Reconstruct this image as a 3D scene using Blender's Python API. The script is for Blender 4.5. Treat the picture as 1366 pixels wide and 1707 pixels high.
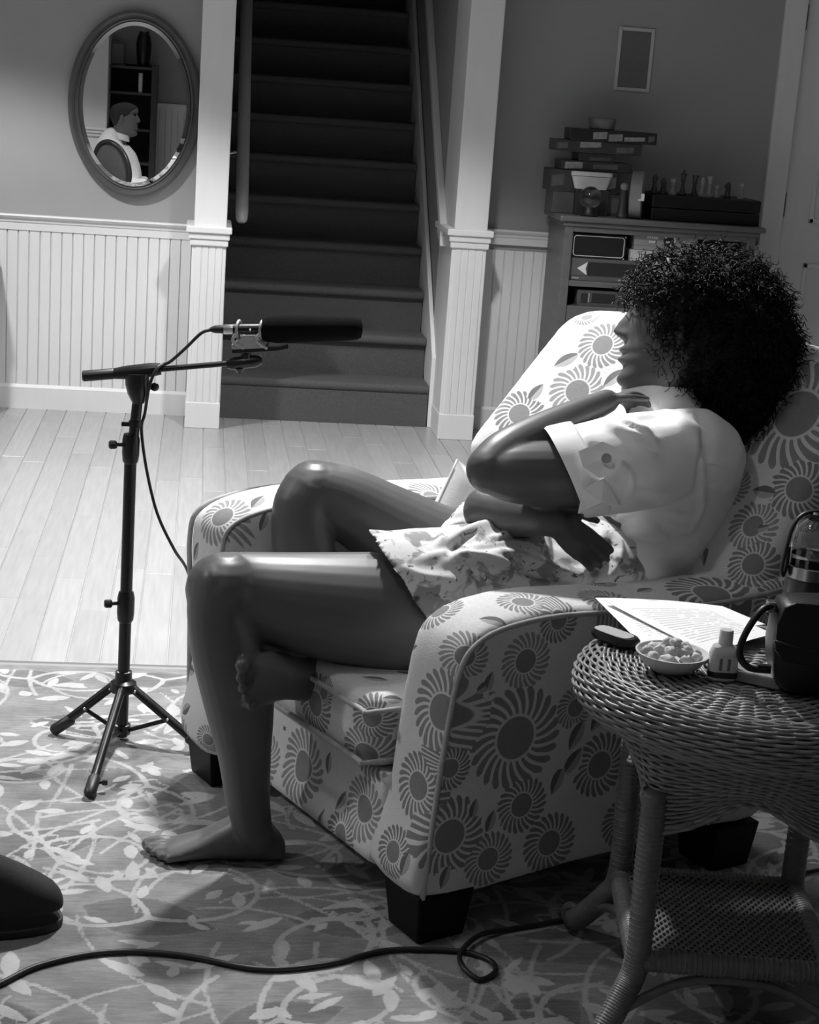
import bpy, bmesh, math, random
import numpy as np
from mathutils import Vector, Matrix
from mathutils.bvhtree import BVHTree

random.seed(7); rng = np.random.default_rng(11)
sc = bpy.context.scene
col = sc.collection
for o in list(bpy.data.objects): bpy.data.objects.remove(o)

# ------------------------------------------------------------------ camera
FPX, CAMH, PITCH, ROLL, YAW = 2866.44, 1.3821, .2408, .0718, .1307
f0 = np.array([math.sin(YAW), math.cos(YAW), 0.]); r0 = np.array([math.cos(YAW), -math.sin(YAW), 0.]); u0 = np.array([0, 0, 1.])
FW = math.cos(PITCH)*f0 - math.sin(PITCH)*u0
up_ = math.sin(PITCH)*f0 + math.cos(PITCH)*u0
RT = math.cos(ROLL)*r0 + math.sin(ROLL)*up_
UP = -math.sin(ROLL)*r0 + math.cos(ROLL)*up_
CP = np.array([0, 0, CAMH])
cd = bpy.data.cameras.new('camera'); cam = bpy.data.objects.new('camera', cd); col.objects.link(cam)
cd.sensor_fit = 'HORIZONTAL'; cd.sensor_width = 36; cd.lens = 36*FPX/1366; cd.clip_start = .05
cam.matrix_world = Matrix(((RT[0], UP[0], -FW[0], CP[0]), (RT[1], UP[1], -FW[1], CP[1]), (RT[2], UP[2], -FW[2], CP[2]), (0, 0, 0, 1)))
sc.camera = cam

# ------------------------------------------------------------------ light and exposure
w = bpy.data.worlds.new('world'); sc.world = w; w.use_nodes = True
w.node_tree.nodes['Background'].inputs[0].default_value = (.5, .5, .5, 1)
w.node_tree.nodes['Background'].inputs[1].default_value = .02
sc.view_settings.view_transform = 'Standard'; sc.view_settings.look = 'None'
sc.view_settings.gamma = 1; sc.view_settings.use_curve_mapping = False
sc.view_settings.exposure = 0.0
CEIL = 2.30
# recessed ceiling downlights and added fills: x, y, watts, half-cone degrees, blend
LAMPS = [(.62, 5.25, 165, 59, .35), (-1.05, 5.75, 180, 58, .3), (-2.4, 3.1, 150, 64, .4), (.25, 3.85, 300, 60, .5), (-1.4, -.9, 200, 58, .5), (-.1, 2.4, 16, 58, .6)]  # bookcase lamp added to brighten the mirror view, rug lamp added as front fill

# ------------------------------------------------------------------ geometry helpers
def ray(px, py): return FW + RT*(px-683)/FPX - UP*(py-853.5)/FPX
def onY(px, py, Y): d = ray(px, py); return CP + d*(Y/d[1])
def onZ(px, py, Z=0.): d = ray(px, py); return CP + d*((Z-CAMH)/d[2])
MIRY = 7.062
def inmir(px, py, Y):                       # the place at depth Y that the wall mirror shows at this spot
    q = onY(px, py, 2*MIRY - Y); return np.array([q[0], Y, q[2]])
CA = math.radians(26)                       # the armchair's own frame: u to its back, v across to its far arm
CO = np.array([.3975, 2.572, 0.])
CU = np.array([math.cos(CA), math.sin(CA), 0.]); CV = np.array([-math.sin(CA), math.cos(CA), 0.]); CW = np.array([0, 0, 1.])
def wor(u, v, w_): return CO + u*CU + v*CV + w_*CW
def pv(px, py, v):
    d = ray(px, py); return CP + d*((v + CO@CV - CP@CV)/(d@CV))
def nrm(a): a = np.asarray(a, float); return a/(np.linalg.norm(a)+1e-12)

class MB:
    def __init__(s): s.v = []; s.f = []
    def add(s, V, F):
        b = len(s.v); s.v.extend([tuple(map(float, p)) for p in V]); s.f.extend([tuple(i+b for i in q) for q in F]); return s
    def box(s, a, b):
        x0, y0, z0 = a; x1, y1, z1 = b
        return s.add([(x0,y0,z0),(x1,y0,z0),(x1,y1,z0),(x0,y1,z0),(x0,y0,z1),(x1,y0,z1),(x1,y1,z1),(x0,y1,z1)],
                     [(0,3,2,1),(4,5,6,7),(0,1,5,4),(1,2,6,5),(2,3,7,6),(3,0,4,7)])
    def obox(s, c, ax, ay, az):                     # centre and three half-axes
        c, ax, ay, az = [np.asarray(q, float) for q in (c, ax, ay, az)]
        V = [c+i*ax+j*ay+k*az for k in (-1,1) for i, j in ((-1,-1),(1,-1),(1,1),(-1,1))]
        return s.add(V, [(0,3,2,1),(4,5,6,7),(0,1,5,4),(1,2,6,5),(2,3,7,6),(3,0,4,7)])
    def rings(s, R, closed=True, cap=True, loop=False):
        n = len(R[0]); V = [p for r in R for p in r]; F = []
        m = len(R)
        for i in range(m if loop else m-1):
            a = i*n; b = ((i+1) % m)*n
            for j in range(n if closed else n-1):
                k = (j+1) % n; F.append((a+j, a+k, b+k, b+j))
        if cap and not loop: F.append(tuple(range(n-1, -1, -1))); F.append(tuple((m-1)*n+j for j in range(n)))
        return s.add(V, F)
    def tube(s, P, r, n=10, cap=True, lat=None, el=1., loop=False, end0=None, end1=None):
        P = np.asarray(P, float); m = len(P)
        r = np.full(m, r) if np.isscalar(r) else np.asarray(r, float)
        el = np.full(m, el) if np.isscalar(el) else np.asarray(el, float)
        if loop: T = np.roll(P, -1, 0) - np.roll(P, 1, 0)
        else:
            T = np.gradient(P, axis=0)
        T = T/(np.linalg.norm(T, axis=1)[:, None]+1e-12)
        if end0 is not None: T[0] = nrm(end0)
        if end1 is not None: T[-1] = nrm(end1)
        ref = nrm(lat) if lat is not None else (np.array([0, 0, 1.]) if abs(T[0][2]) < .9 else np.array([1., 0, 0]))
        R = []
        a = nrm(ref - T[0]*(ref@T[0]))
        ang = np.arange(n)*2*np.pi/n
        for i in range(m):
            if lat is not None: a = nrm(ref - T[i]*(ref@T[i]))
            else: a = nrm(a - T[i]*(a@T[i]))
            b = np.cross(T[i], a)
            R.append([P[i] + r[i]*(el[i]*math.cos(t)*a + math.sin(t)*b) for t in ang])
        return s.rings(R, cap=cap, loop=loop)
    def cyl(s, a, b, r, n=16, r2=None): return s.tube([a, b], [r, r if r2 is None else r2], n)
    def lathe(s, prof, o=(0,0,0), n=24, ax=None, cap=True):   # profile of (radius, height)
        o = np.asarray(o, float)
        ax = np.array([0,0,1.]) if ax is None else nrm(ax)
        x = nrm(np.cross(ax, [0,1,0] if abs(ax[1]) < .9 else [1,0,0])); y = np.cross(ax, x)
        R = [[o + ax*h + rr*(math.cos(t)*x + math.sin(t)*y) for t in np.arange(n)*2*np.pi/n] for rr, h in prof]
        return s.rings(R, cap=cap)
    def ell(s, c, ax, ay, az, n=20, m=12):
        c, ax, ay, az = [np.asarray(q, float) for q in (c, ax, ay, az)]
        R = []
        for i in range(1, m):
            p = math.pi*i/m
            R.append([c + az*-math.cos(p) + math.sin(p)*(ax*math.cos(t) + ay*math.sin(t)) for t in np.arange(n)*2*np.pi/n])
        return s.rings(R)
    def ball(s, c, r, n=20, m=12): return s.ell(c, (r,0,0), (0,r,0), (0,0,r), n, m)
    def prism(s, poly, d):                          # closed outline pushed along d
        n = len(poly); d = np.asarray(d, float); A = [np.asarray(p, float) for p in poly]
        return s.rings([A, [p+d for p in A]])

def cr(P, k=6):                                     # Catmull-Rom through rows of P
    P = np.asarray(P, float); out = []
    Q = np.vstack([2*P[0]-P[1], P, 2*P[-1]-P[-2]])
    for i in range(1, len(Q)-2):
        a, b, c, d = Q[i-1], Q[i], Q[i+1], Q[i+2]
        for j in range(k):
            t = j/k; out.append(.5*(2*b + (c-a)*t + (2*a-5*b+4*c-d)*t*t + (3*b-a-3*c+d)*t**3))
    out.append(P[-1]); return np.array(out)
def crl(P, k=6):                                    # closed Catmull-Rom
    P = np.asarray(P, float); n = len(P); out = []
    for i in range(n):
        a, b, c, d = P[i-1], P[i], P[(i+1) % n], P[(i+2) % n]
        for j in range(k):
            t = j/k; out.append(.5*(2*b + (c-a)*t + (2*a-5*b+4*c-d)*t*t + (3*b-a-3*c+d)*t**3))
    return np.array(out)

def tag(o, label=None, cat=None, group=None, kind=None):
    if label: o['label'] = label
    if cat: o['category'] = cat
    if group: o['group'] = group
    if kind: o['kind'] = kind
    return o
def empty(name, loc, label=None, cat=None, group=None, kind=None, rz=0.):
    o = bpy.data.objects.new(name, None); col.objects.link(o); o.empty_display_size = .05
    o.location = loc; o.rotation_euler = (0, 0, rz)
    o.matrix_world = Matrix.Translation(Vector(loc)) @ Matrix.Rotation(rz, 4, 'Z')
    return tag(o, label, cat, group, kind)
ORG = {}
def root_mat(o):
    while o.parent: o = o.parent
    return Matrix.Translation(o.location) @ o.rotation_euler.to_matrix().to_4x4()
def mk(name, mb, mat, parent=None, smooth=None, bevel=0, label=None, cat=None, group=None, kind=None, org=None, seg=2):
    if isinstance(mb, tuple): V, F = mb
    else: V, F = mb.v, mb.f
    V = np.asarray(V, float)
    me = bpy.data.meshes.new(name)
    if parent is not None:
        M = np.array(root_mat(parent).inverted()); L = V @ M[:3, :3].T + M[:3, 3]
    else:
        if org is None:
            lo, hi = V.min(0), V.max(0); org = ((lo[0]+hi[0])/2, (lo[1]+hi[1])/2, lo[2])
        L = V - np.asarray(org)
    if isinstance(F, np.ndarray): F = F.tolist()
    me.from_pydata(L.tolist(), [], F); me.update()
    bm = bmesh.new(); bm.from_mesh(me); bmesh.ops.recalc_face_normals(bm, faces=bm.faces); bm.to_mesh(me); bm.free()
    o = bpy.data.objects.new(name, me); col.objects.link(o)
    if parent is not None: o.parent = parent
    else: o.location = org
    if mat: me.materials.append(mat)
    if smooth is not None:
        me.polygons.foreach_set('use_smooth', [True]*len(me.polygons))
        if smooth < 180: me.set_sharp_from_angle(angle=math.radians(smooth))
    if bevel:
        b = o.modifiers.new('bevel', 'BEVEL'); b.width = bevel; b.segments = seg; b.limit_method = 'ANGLE'; b.angle_limit = math.radians(40)
    return tag(o, label, cat, group, kind)
def struct(name, mb, mat, **k): return mk(name, mb, mat, kind='structure', **k)
def copy_tree(o, parent=None):
    c = o.copy(); col.objects.link(c); c.parent = parent
    for ch in [q for q in bpy.data.objects if q.parent == o]: copy_tree(ch, c)
    return c
def remesh(mb, vox, it=3, fac=.5):
    V, F = mb.v, mb.f
    me = bpy.data.meshes.new('tmp'); me.from_pydata(V, [], F); me.update()
    bm = bmesh.new(); bm.from_mesh(me); bmesh.ops.recalc_face_normals(bm, faces=bm.faces); bm.to_mesh(me); bm.free()
    o = bpy.data.objects.new('tmp', me); col.objects.link(o)
    m = o.modifiers.new('r', 'REMESH'); m.mode = 'VOXEL'; m.voxel_size = vox; m.adaptivity = 0
    if it: s = o.modifiers.new('s', 'SMOOTH'); s.iterations = it; s.factor = fac
    dg = bpy.context.evaluated_depsgraph_get(); dg.update()
    ev = o.evaluated_get(dg); e = ev.to_mesh()
    n = len(e.vertices); A = np.empty(n*3); e.vertices.foreach_get('co', A); A = A.reshape(-1, 3)
    N = np.empty(n*3); e.vertices.foreach_get('normal', N); N = N.reshape(-1, 3)
    Fs = [tuple(p.vertices) for p in e.polygons]
    ev.to_mesh_clear(); bpy.data.objects.remove(o); bpy.data.meshes.remove(me)
    return A, Fs, N

# ------------------------------------------------------------------ materials (a black-and-white world: everything is a grey)
def newmat(name):
    m = bpy.data.materials.new(name); m.use_nodes = True
    nt = m.node_tree; return m, nt, nt.nodes['Principled BSDF']
def g4(v): return (v, v, v, 1)
def mathn(nt, op, a, b=None, c=None, clamp=False):
    n = nt.nodes.new('ShaderNodeMath'); n.operation = op; n.use_clamp = clamp
    for i, x in enumerate((a, b, c)):
        if x is None: continue
        if isinstance(x, (int, float)): n.inputs[i].default_value = x
        else: nt.links.new(x, n.inputs[i])
    return n.outputs[0]
def sstep(nt, x, lo, hi):
    n = nt.nodes.new('ShaderNodeMapRange'); n.interpolation_type = 'SMOOTHSTEP'
    nt.links.new(x, n.inputs[0]); n.inputs[1].default_value = lo; n.inputs[2].default_value = hi
    return n.outputs[0]
def mix(nt, f, a, b):
    n = nt.nodes.new('ShaderNodeMix'); n.data_type = 'FLOAT'
    for i, x in ((0, f), (2, a), (3, b)):
        if isinstance(x, (int, float)): n.inputs[i].default_value = x
        else: nt.links.new(x, n.inputs[i])
    return n.outputs[0]
def coord(nt, kind='Object', scale=(1,1,1)):
    t = nt.nodes.new('ShaderNodeTexCoord'); mp = nt.nodes.new('ShaderNodeMapping'); mp.inputs['Scale'].default_value = scale
    nt.links.new(t.outputs[kind], mp.inputs[0]); return mp.outputs[0]
def noise(nt, vec, scale, detail=3, rough=.5, dist=0.):
    n = nt.nodes.new('ShaderNodeTexNoise'); n.inputs['Scale'].default_value = scale; n.inputs['Detail'].default_value = detail
    n.inputs['Roughness'].default_value = rough; n.inputs['Distortion'].default_value = dist
    if vec is not None: nt.links.new(vec, n.inputs['Vector'])
    return n.outputs[0]
def bump(nt, bs, h, strength=.3, dist=.002):
    b = nt.nodes.new('ShaderNodeBump'); b.inputs['Strength'].default_value = strength; b.inputs['Distance'].default_value = dist
    nt.links.new(h, b.inputs['Height']); nt.links.new(b.outputs[0], bs.inputs['Normal'])
def setcol(nt, bs, x):
    c = nt.nodes.new('ShaderNodeCombineColor')
    for i in range(3): nt.links.new(x, c.inputs[i])
    nt.links.new(c.outputs[0], bs.inputs['Base Color'])
_mats = {}
def G(v, rough=.5, metal=0., spec=.5, var=.12, scale=30., stretch=(1,1,1), bmp=0., bscale=None, bdist=.001, coat=0., name=None, rnd=0.):
    key = (v, rough, metal, spec, var, scale, stretch, bmp, bscale, bdist, coat, rnd, name)
    if key in _mats: return _mats[key]
    m, nt, bs = newmat(name or 'grey'); _mats[key] = m
    bs.inputs['Roughness'].default_value = rough; bs.inputs['Metallic'].default_value = metal; bs.inputs['Specular IOR Level'].default_value = spec
    if coat: bs.inputs['Coat Weight'].default_value = coat; bs.inputs['Coat Roughness'].default_value = .15
    vec = coord(nt, 'Object', stretch); n = noise(nt, vec, scale, 4)
    val = mathn(nt, 'MULTIPLY', mathn(nt, 'MULTIPLY_ADD', mathn(nt, 'SUBTRACT', n, .5), 2*var, 1.), v)
    if rnd:
        oi = nt.nodes.new('ShaderNodeObjectInfo')
        val = mathn(nt, 'MULTIPLY', val, mathn(nt, 'MULTIPLY_ADD', mathn(nt, 'SUBTRACT', oi.outputs['Random'], .5), 2*rnd, 1.))
    setcol(nt, bs, val)
    if bmp: bump(nt, bs, noise(nt, vec, bscale or scale*6, 3), bmp, bdist)
    return m
def glass(name='clear_glass', v=1., rough=.02, ior=1.45):
    m, nt, bs = newmat(name); bs.inputs['Base Color'].default_value = g4(v); bs.inputs['Roughness'].default_value = rough
    bs.inputs['Transmission Weight'].default_value = 1; bs.inputs['IOR'].default_value = ior; return m

WALL = G(.34, .85, var=.05, scale=8, bmp=.15, bscale=240, name='painted_wall')
WHITE = G(.74, .45, var=.05, scale=10, stretch=(3,3,.4), name='white_paint')
BLACK = G(.012, .45, name='black_plastic')
BLKMET = G(.01, .32, metal=.2, name='black_metal')
STEEL = G(.6, .25, metal=1., var=.05, name='bright_steel')
# ------------------------------------------------------------------ room shell
XL, XR, YF, YB = -3.4, 3.6, -3.2, 7.10
PLANK = G(.37, .33, var=.22, scale=9, stretch=(9, .6, 1), bmp=.08, bscale=60, rnd=.07, name='pale_wood_plank')
def floor_mat():
    m, nt, bs = newmat('pale_wood_floor'); bs.inputs['Roughness'].default_value = .35
    b = nt.nodes.new('ShaderNodeTexBrick'); b.inputs['Scale'].default_value = 1; b.inputs['Brick Width'].default_value = 1.1; b.inputs['Row Height'].default_value = .08
    b.inputs['Mortar Size'].default_value = .0012; b.inputs['Color1'].default_value = g4(.46); b.inputs['Color2'].default_value = g4(.55); b.inputs['Mortar'].default_value = g4(.25)
    t = nt.nodes.new('ShaderNodeTexCoord'); mp = nt.nodes.new('ShaderNodeMapping'); mp.inputs['Rotation'].default_value = (0, 0, math.pi/2)
    nt.links.new(t.outputs['Object'], mp.inputs[0]); nt.links.new(mp.outputs[0], b.inputs[0]); nt.links.new(b.outputs[0], bs.inputs['Base Color']); return m
floor = struct('floor', MB().box((XL-.1, YF-.1, -.12), (XR+.1, 10.6, -.004)), floor_mat(), label='pale hardwood plank floor', org=(0,0,0))
k = 0
prng = random.Random(3)
pw = .08
x = -1.08
while x < 2.62:
    y = 3.80 - prng.random()*.5
    while y < YB:
        L = prng.choice((.7, .9, 1.15, 1.4)); y1 = min(y+L, YB)
        if y1 > 3.85:
            h = prng.uniform(0, .0006)
            mb = MB(); g = .0012; c = .0016
            a = (x+g, max(y, 3.8)+g, -.004); b = (x+pw-g, y1-g, h)
            V = [(a[0],a[1],a[2]),(b[0],a[1],a[2]),(b[0],b[1],a[2]),(a[0],b[1],a[2]),(a[0],a[1],b[2]-c),(b[0],a[1],b[2]-c),(b[0],b[1],b[2]-c),(a[0],b[1],b[2]-c),
                 (a[0]+c,a[1]+c,b[2]),(b[0]-c,a[1]+c,b[2]),(b[0]-c,b[1]-c,b[2]),(a[0]+c,b[1]-c,b[2])]
            mb.add(V, [(0,1,5,4),(1,2,6,5),(2,3,7,6),(3,0,4,7),(4,5,9,8),(5,6,10,9),(6,7,11,10),(7,4,8,11),(8,9,10,11)])
            mk('plank', mb, PLANK, floor)
        y = y1
    x += pw

# ceiling with the stair opening left out behind YB
CEILM = G(.72, .9, var=.03, name='white_ceiling')
struct('ceiling', MB().box((XL-.1, YF-.1, CEIL), (XR+.1, YB-.02, CEIL+.1)), CEILM)
for i, (x, y, wt, ha, bl) in enumerate(LAMPS):
    e = empty('ceiling_light', (x, y, CEIL), ['white recessed ceiling downlight in front of the right pillar', 'white recessed ceiling downlight in front of the oval mirror',
              'white recessed ceiling downlight by the left wall', 'white recessed ceiling downlight above the floral armchair', 'white recessed ceiling downlight near the bookcase', 'white recessed ceiling downlight above the front of the rug'][i], 'light', 'recessed ceiling lights')
    mk('trim_ring', MB().lathe([(.055,-.001),(.085,-.001),(.088,-.006),(.084,-.011),(.055,-.008)], (x, y, CEIL), 32, cap=False), WHITE, e, smooth=40)
    em, nt, bs = newmat('lamp_glow'); bs.inputs['Emission Color'].default_value = (1,1,1,1); bs.inputs['Emission Strength'].default_value = 6
    mk('bulb', MB().lathe([(.001,-.004),(.03,-.004),(.054,-.001)], (x, y, CEIL), 24), em, e)
    ld = bpy.data.lights.new('downlight', 'SPOT'); ld.energy = wt; ld.spot_size = math.radians(2*ha); ld.spot_blend = bl; ld.shadow_soft_size = .07
    lo = bpy.data.objects.new('downlight', ld); col.objects.link(lo); lo.parent = e; lo.location = (0, 0, -.025)

PFY = 6.837                     # front of both pillars
LX0, LX1, RX0, RX1 = -.037, .102, .991, 1.137
SX0, SX1 = .102, 1.0            # stair opening
# back walls
struct('wall_back', MB().box((XL, YB, 0), (LX1, YB+.12, CEIL)), WALL)
struct('wall_back_right', MB().box((RX0+.012, YB, 0), (2.335, YB+.12, CEIL)), WALL)
struct('wall_over_door', MB().box((2.335, YB, 2.06), (3.35, YB+.12, CEIL)), WALL)
struct('wall_beside_door', MB().box((3.35, YB, 0), (XR, YB+.12, CEIL)), WALL)
struct('wall_left', MB().box((XL-.12, YF, 0), (XL, YB+.12, CEIL)), WALL)
struct('wall_right', MB().box((XR, YF, 0), (XR+.12, YB+.12, CEIL)), WALL)
struct('wall_front', MB().box((XL, YF-.12, 0), (XR, YF, CEIL)), WALL)

# wainscot: bead boards, rails and base
def boards(wall, x0, x1, z0, z1, y, mat, pitch=.0435, d=.012, sgn=-1):
    n = int(round((x1-x0)/pitch)); p = (x1-x0)/n
    me = None
    for i in range(n):
        a = x0+i*p; b = a+p; g = .004; mb = MB()
        prof = [(a, 0), (a, d*.35), (a+g, d), (b-g*.6, d), (b-g*.3, d*.5), (b, d*.35), (b, 0)]
        mb.prism([(q, y+sgn*t, z0) for q, t in prof], (0, 0, z1-z0)); mk('wainscot_board', mb, mat, wall)
WB = bpy.data.objects['wall_back']; WBR = bpy.data.objects['wall_back_right']
boards(WB, -1.16, LX0, .095, .735, YB, WHITE)
boards(WBR, RX1-.01, 1.50, .095, .76, YB, WHITE)
def rail(name, x0, x1, y, zt, label, mat=WHITE, s=-1):
    prof = [(0, zt), (.032, zt), (.036, zt-.006), (.030, zt-.014), (.022, zt-.018), (.020, zt-.03), (.016, zt-.034), (.016, zt-.062), (0, zt-.062)]
    mb = MB().prism([(x0, y+s*a, b) for a, b in prof], (x1-x0, 0, 0)); return struct(name, mb, mat, label=label, smooth=20)
rail('trim_1', XL, LX0, YB, .788, 'white chair rail on the mirror wall')
rail('trim_2', RX1-.01, 2.33, YB, .845, 'white chair rail behind the wooden cabinet')
def base(name, x0, x1, y, label, h=.1):
    mb = MB().prism([(x0, y, 0), (x0, y-.02, 0), (x0, y-.02, h-.012), (x0, y-.013, h), (x0, y, h)], (x1-x0, 0, 0)); return struct(name, mb, WHITE, label=label)
base('baseboard_back', XL, LX0, YB, 'white baseboard under the mirror wall wainscot')
base('baseboard_right', RX1-.01, 2.33, YB, 'white baseboard behind the wooden cabinet')

# pillars
def pillar(name, x0, x1, label, zc):
    e = empty(name, ((x0+x1)/2, PFY, 0), label, kind='structure')
    y1 = YB + .12
    mk('shaft', MB().box((x0+.008, PFY+.012, zc), (x1-.004, y1, CEIL)), WHITE, e, bevel=.004)
    mk('lower_shaft', MB().box((x0+.002, PFY+.006, .1), (x1-.002, y1, zc-.05)), WHITE, e, bevel=.004)
    n = 4; p = (x1-x0-.03)/n
    for i in range(n):
        a = x0+.015+i*p
        mk('bead_strip', MB().box((a+.002, PFY+.003, .104), (a+p-.002, PFY+.007, zc-.055)), WHITE, e, bevel=.0012, seg=1)
    mk('plinth', MB().box((x0, PFY, 0), (x1, y1, .105)), WHITE, e, bevel=.003)
    c = MB()
    for a, b, o in ((zc-.005, zc+.02, .022), (zc-.03, zc-.005, .012), (zc-.055, zc-.03, .006)): c.box((x0-o, PFY-o, a), (x1+o*.8, y1, b))
    mk('cap', c, WHITE, e, bevel=.004)
    return e
pillar('trim_3', LX0, LX1, 'white pillar left of the staircase', .785)
pillar('trim_4', RX0, RX1, 'white pillar right of the staircase', .835)

# ------------------------------------------------------------------ staircase
CARPET = G(.105, .95, spec=.1, var=.35, scale=160, bmp=.7, bscale=420, bdist=.003, name='dark_carpet')
SY, RUN, RIS = 7.075, .19, .175
st = empty('staircase', (.55, SY, 0), 'dark carpeted staircase between the two white pillars', kind='structure')
for i in range(14):
    y = SY+.02 + RUN*i; z = RIS*(i+1)
    c = .016
    prof = [(y+.012, z-RIS), (y+.012, z-.036)]
    for t in np.linspace(-90, 90, 9): prof.append((y+c-.018 + c*-math.cos(math.radians(t)), z-.0185 + .0185*math.sin(math.radians(t))))
    prof += [(y+RUN+.012, z), (y+RUN+.012, z-RIS)]
    if i == 0: prof[0] = (y-.015, 0); prof[1] = (y-.01, z-.036)
    mk('step', MB().prism([(SX0+.004, a, b) for a, b in prof], (SX1-SX0-.03, 0, 0)), CARPET, st, smooth=35)
# side skirts following the slope
def slope_board(x, th, lo, hi, i0, i1, zmin=None, mat=WHITE, name='skirt_board'):
    a = (SY+RUN*i0, RIS*i0); b = (SY+RUN*i1, RIS*i1)
    P = [(a[0], max(a[1]+lo, 0)), (b[0], b[1]+lo), (b[0], b[1]+hi), (a[0], a[1]+hi)]
    return MB().prism([(x, p, q) for p, q in P], (th, 0, 0))
mk('skirt_board', slope_board(SX1-.022, .018, -.25, .30, 0, 14), WHITE, st, bevel=.003)
mk('skirt_board', slope_board(SX0-.012, .016, -.25, .30, 0, 14), WHITE, st, bevel=.003)
mk('sloping_rail', slope_board(SX1-.03, .03, .80, .86, -.2, 14), WHITE, st, bevel=.004)
struct('wall_stair_right', MB().box((SX1, YB-.05, 0), (SX1+.1, 10.4, 4.6)), WALL)
struct('wall_stair_left', MB().box((SX0-.1, YB+.1, 0), (SX0-.004, 10.4, 4.6)), WALL)
struct('wall_stair_end', MB().box((SX0-.1, 10.4, 0), (SX1+.1, 10.5, 4.6)), WALL)
struct('wall_stair_header', MB().box((SX0-.1, YB+.0, CEIL-.01), (SX1+.1, YB+.12, 4.6)), WALL)
struct('ceiling_stair', MB().box((SX0-.1, YB+.12, 4.6), (SX1+.1, 10.5, 4.7)), CEILM)
# handrail on the left stair wall
h0 = onY(403, 366, SY+.12); sl = RIS/RUN
hx = h0[0]; HP = [(hx, h0[1]-.004, h0[2]-.012)] + [(hx, h0[1]+d, h0[2]+sl*d) for d in (0, .03, 1.0, 2.0, 2.8)]
hr = empty('handrail', (hx, h0[1], h0[2]), 'round pale wooden handrail on the left stair wall', 'handrail')
mk('rail', MB().tube(HP, [.014, .024, .027, .027, .027, .027], 18), G(.42, .4, var=.15, scale=12, stretch=(6,1,1), name='pale_rail_wood'), hr, smooth=50)
for d in (.35, 1.5):
    p = np.array([hx, h0[1]+d, h0[2]+sl*d]); mk('bracket', MB().tube([p+(0,0,-.02), p+(0,.0,-.06), p+(-(hx-SX0),.0,-.075)], .007, 8), STEEL, hr, smooth=50)

# ------------------------------------------------------------------ door on the right
CX = onY(1272, 330, YB)[0]
dr = empty('door_1', (CX+.5, YB, 0), 'pale panelled door at the right edge', kind='structure')
cs = MB(); cs.box((CX, YB-.022, 0), (CX+.092, YB+.12, 2.09)); cs.box((CX, YB-.022, 2.0), (CX+1.0, YB+.12, 2.09)); cs.box((CX+.905, YB-.022, 0), (CX+1.0, YB+.12, 2.09))
mk('casing', cs, WHITE, dr, bevel=.004)
DX0, DX1 = CX+.098, CX+.90
mk('door_slab', MB().box((DX0, YB+.008, .01), (DX1, YB+.045, 2.0)), WHITE, dr, bevel=.002)
for z0, z1 in ((.14, .78), (.95, 1.86)):
    for xa, xb in ((DX0+.115, DX0+.37), (DX0+.45, DX1-.1)):
        fr = MB(); t = .02
        for a, b in (((xa,z0),(xa+t,z1)),((xb-t,z0),(xb,z1)),((xa,z0),(xb,z0+t)),((xa,z1-t),(xb,z1))): fr.box((a[0], YB+.0, a[1]), (b[0], YB+.01, b[1]))
        mk('panel_moulding', fr, WHITE, dr, bevel=.003)
for z in (.25, 1.02, 1.78):
    mk('hinge', MB().cyl((DX0-.004, YB-.004, z-.05), (DX0-.004, YB-.004, z+.05), .007, 10), G(.1, .35, metal=1, name='dark_steel'), dr, smooth=40)
mk('door_knob', MB().lathe([(.008,0),(.01,.03),(.026,.04),(.028,.052),(.018,.064),(.001,.066)], (DX1-.06, YB+.008, .95), 20, ax=(0,-1,0)), STEEL, dr, smooth=40)

# in-wall speaker grille
a = onY(1023, 150, YB-.005); b = onY(1098, 49, YB-.005)
x0, x1, z0, z1 = a[0], b[0]-.012, a[2], b[2]
sp = empty('wall_speaker', ((x0+x1)/2, YB, z0), 'rectangular grey wall speaker with a pale frame above the cabinet', 'speaker')
fr = MB(); t = .014
for p, q in (((x0,z0),(x0+t,z1)),((x1-t,z0),(x1,z1)),((x0+t,z0),(x1-t,z0+t)),((x0+t,z1-t),(x1-t,z1))): fr.box((p[0], YB-.009, p[1]), (q[0], YB-.0005, q[1]))
mk('frame', fr, G(.5, .6, name='pale_grey'), sp, bevel=.002)
mk('grille', MB().box((x0+t, YB-.005, z0+t), (x1-t, YB-.0005, z1-t)), G(.14, .7, var=.3, scale=300, bmp=.5, bscale=500, name='speaker_mesh'), sp)

# low dark cabinet whose edge shows at the left
lc = empty('low_cabinet', (-1.1, 6.98, 0), 'low dark cabinet just showing at the left edge below the rail', 'cabinet')
LCM = G(.07, .5, name='dark_wood')
mk('body', MB().box((-1.4, 6.84, .06), (-.80, 7.07, .575)), LCM, lc, bevel=.003)
mk('top', MB().box((-1.41, 6.825, .575), (-.795, 7.07, .6)), LCM, lc, bevel=.003)
mk('door', MB().box((-1.39, 6.826, .08), (-1.105, 6.84, .56)), LCM, lc, bevel=.002)
mk('door', MB().box((-1.095, 6.826, .08), (-.81, 6.84, .56)), LCM, lc, bevel=.002)
for xx in (-1.38, -.85): mk('foot', MB().box((xx, 6.85, 0), (xx+.04, 7.06, .06)), LCM, lc)

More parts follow.
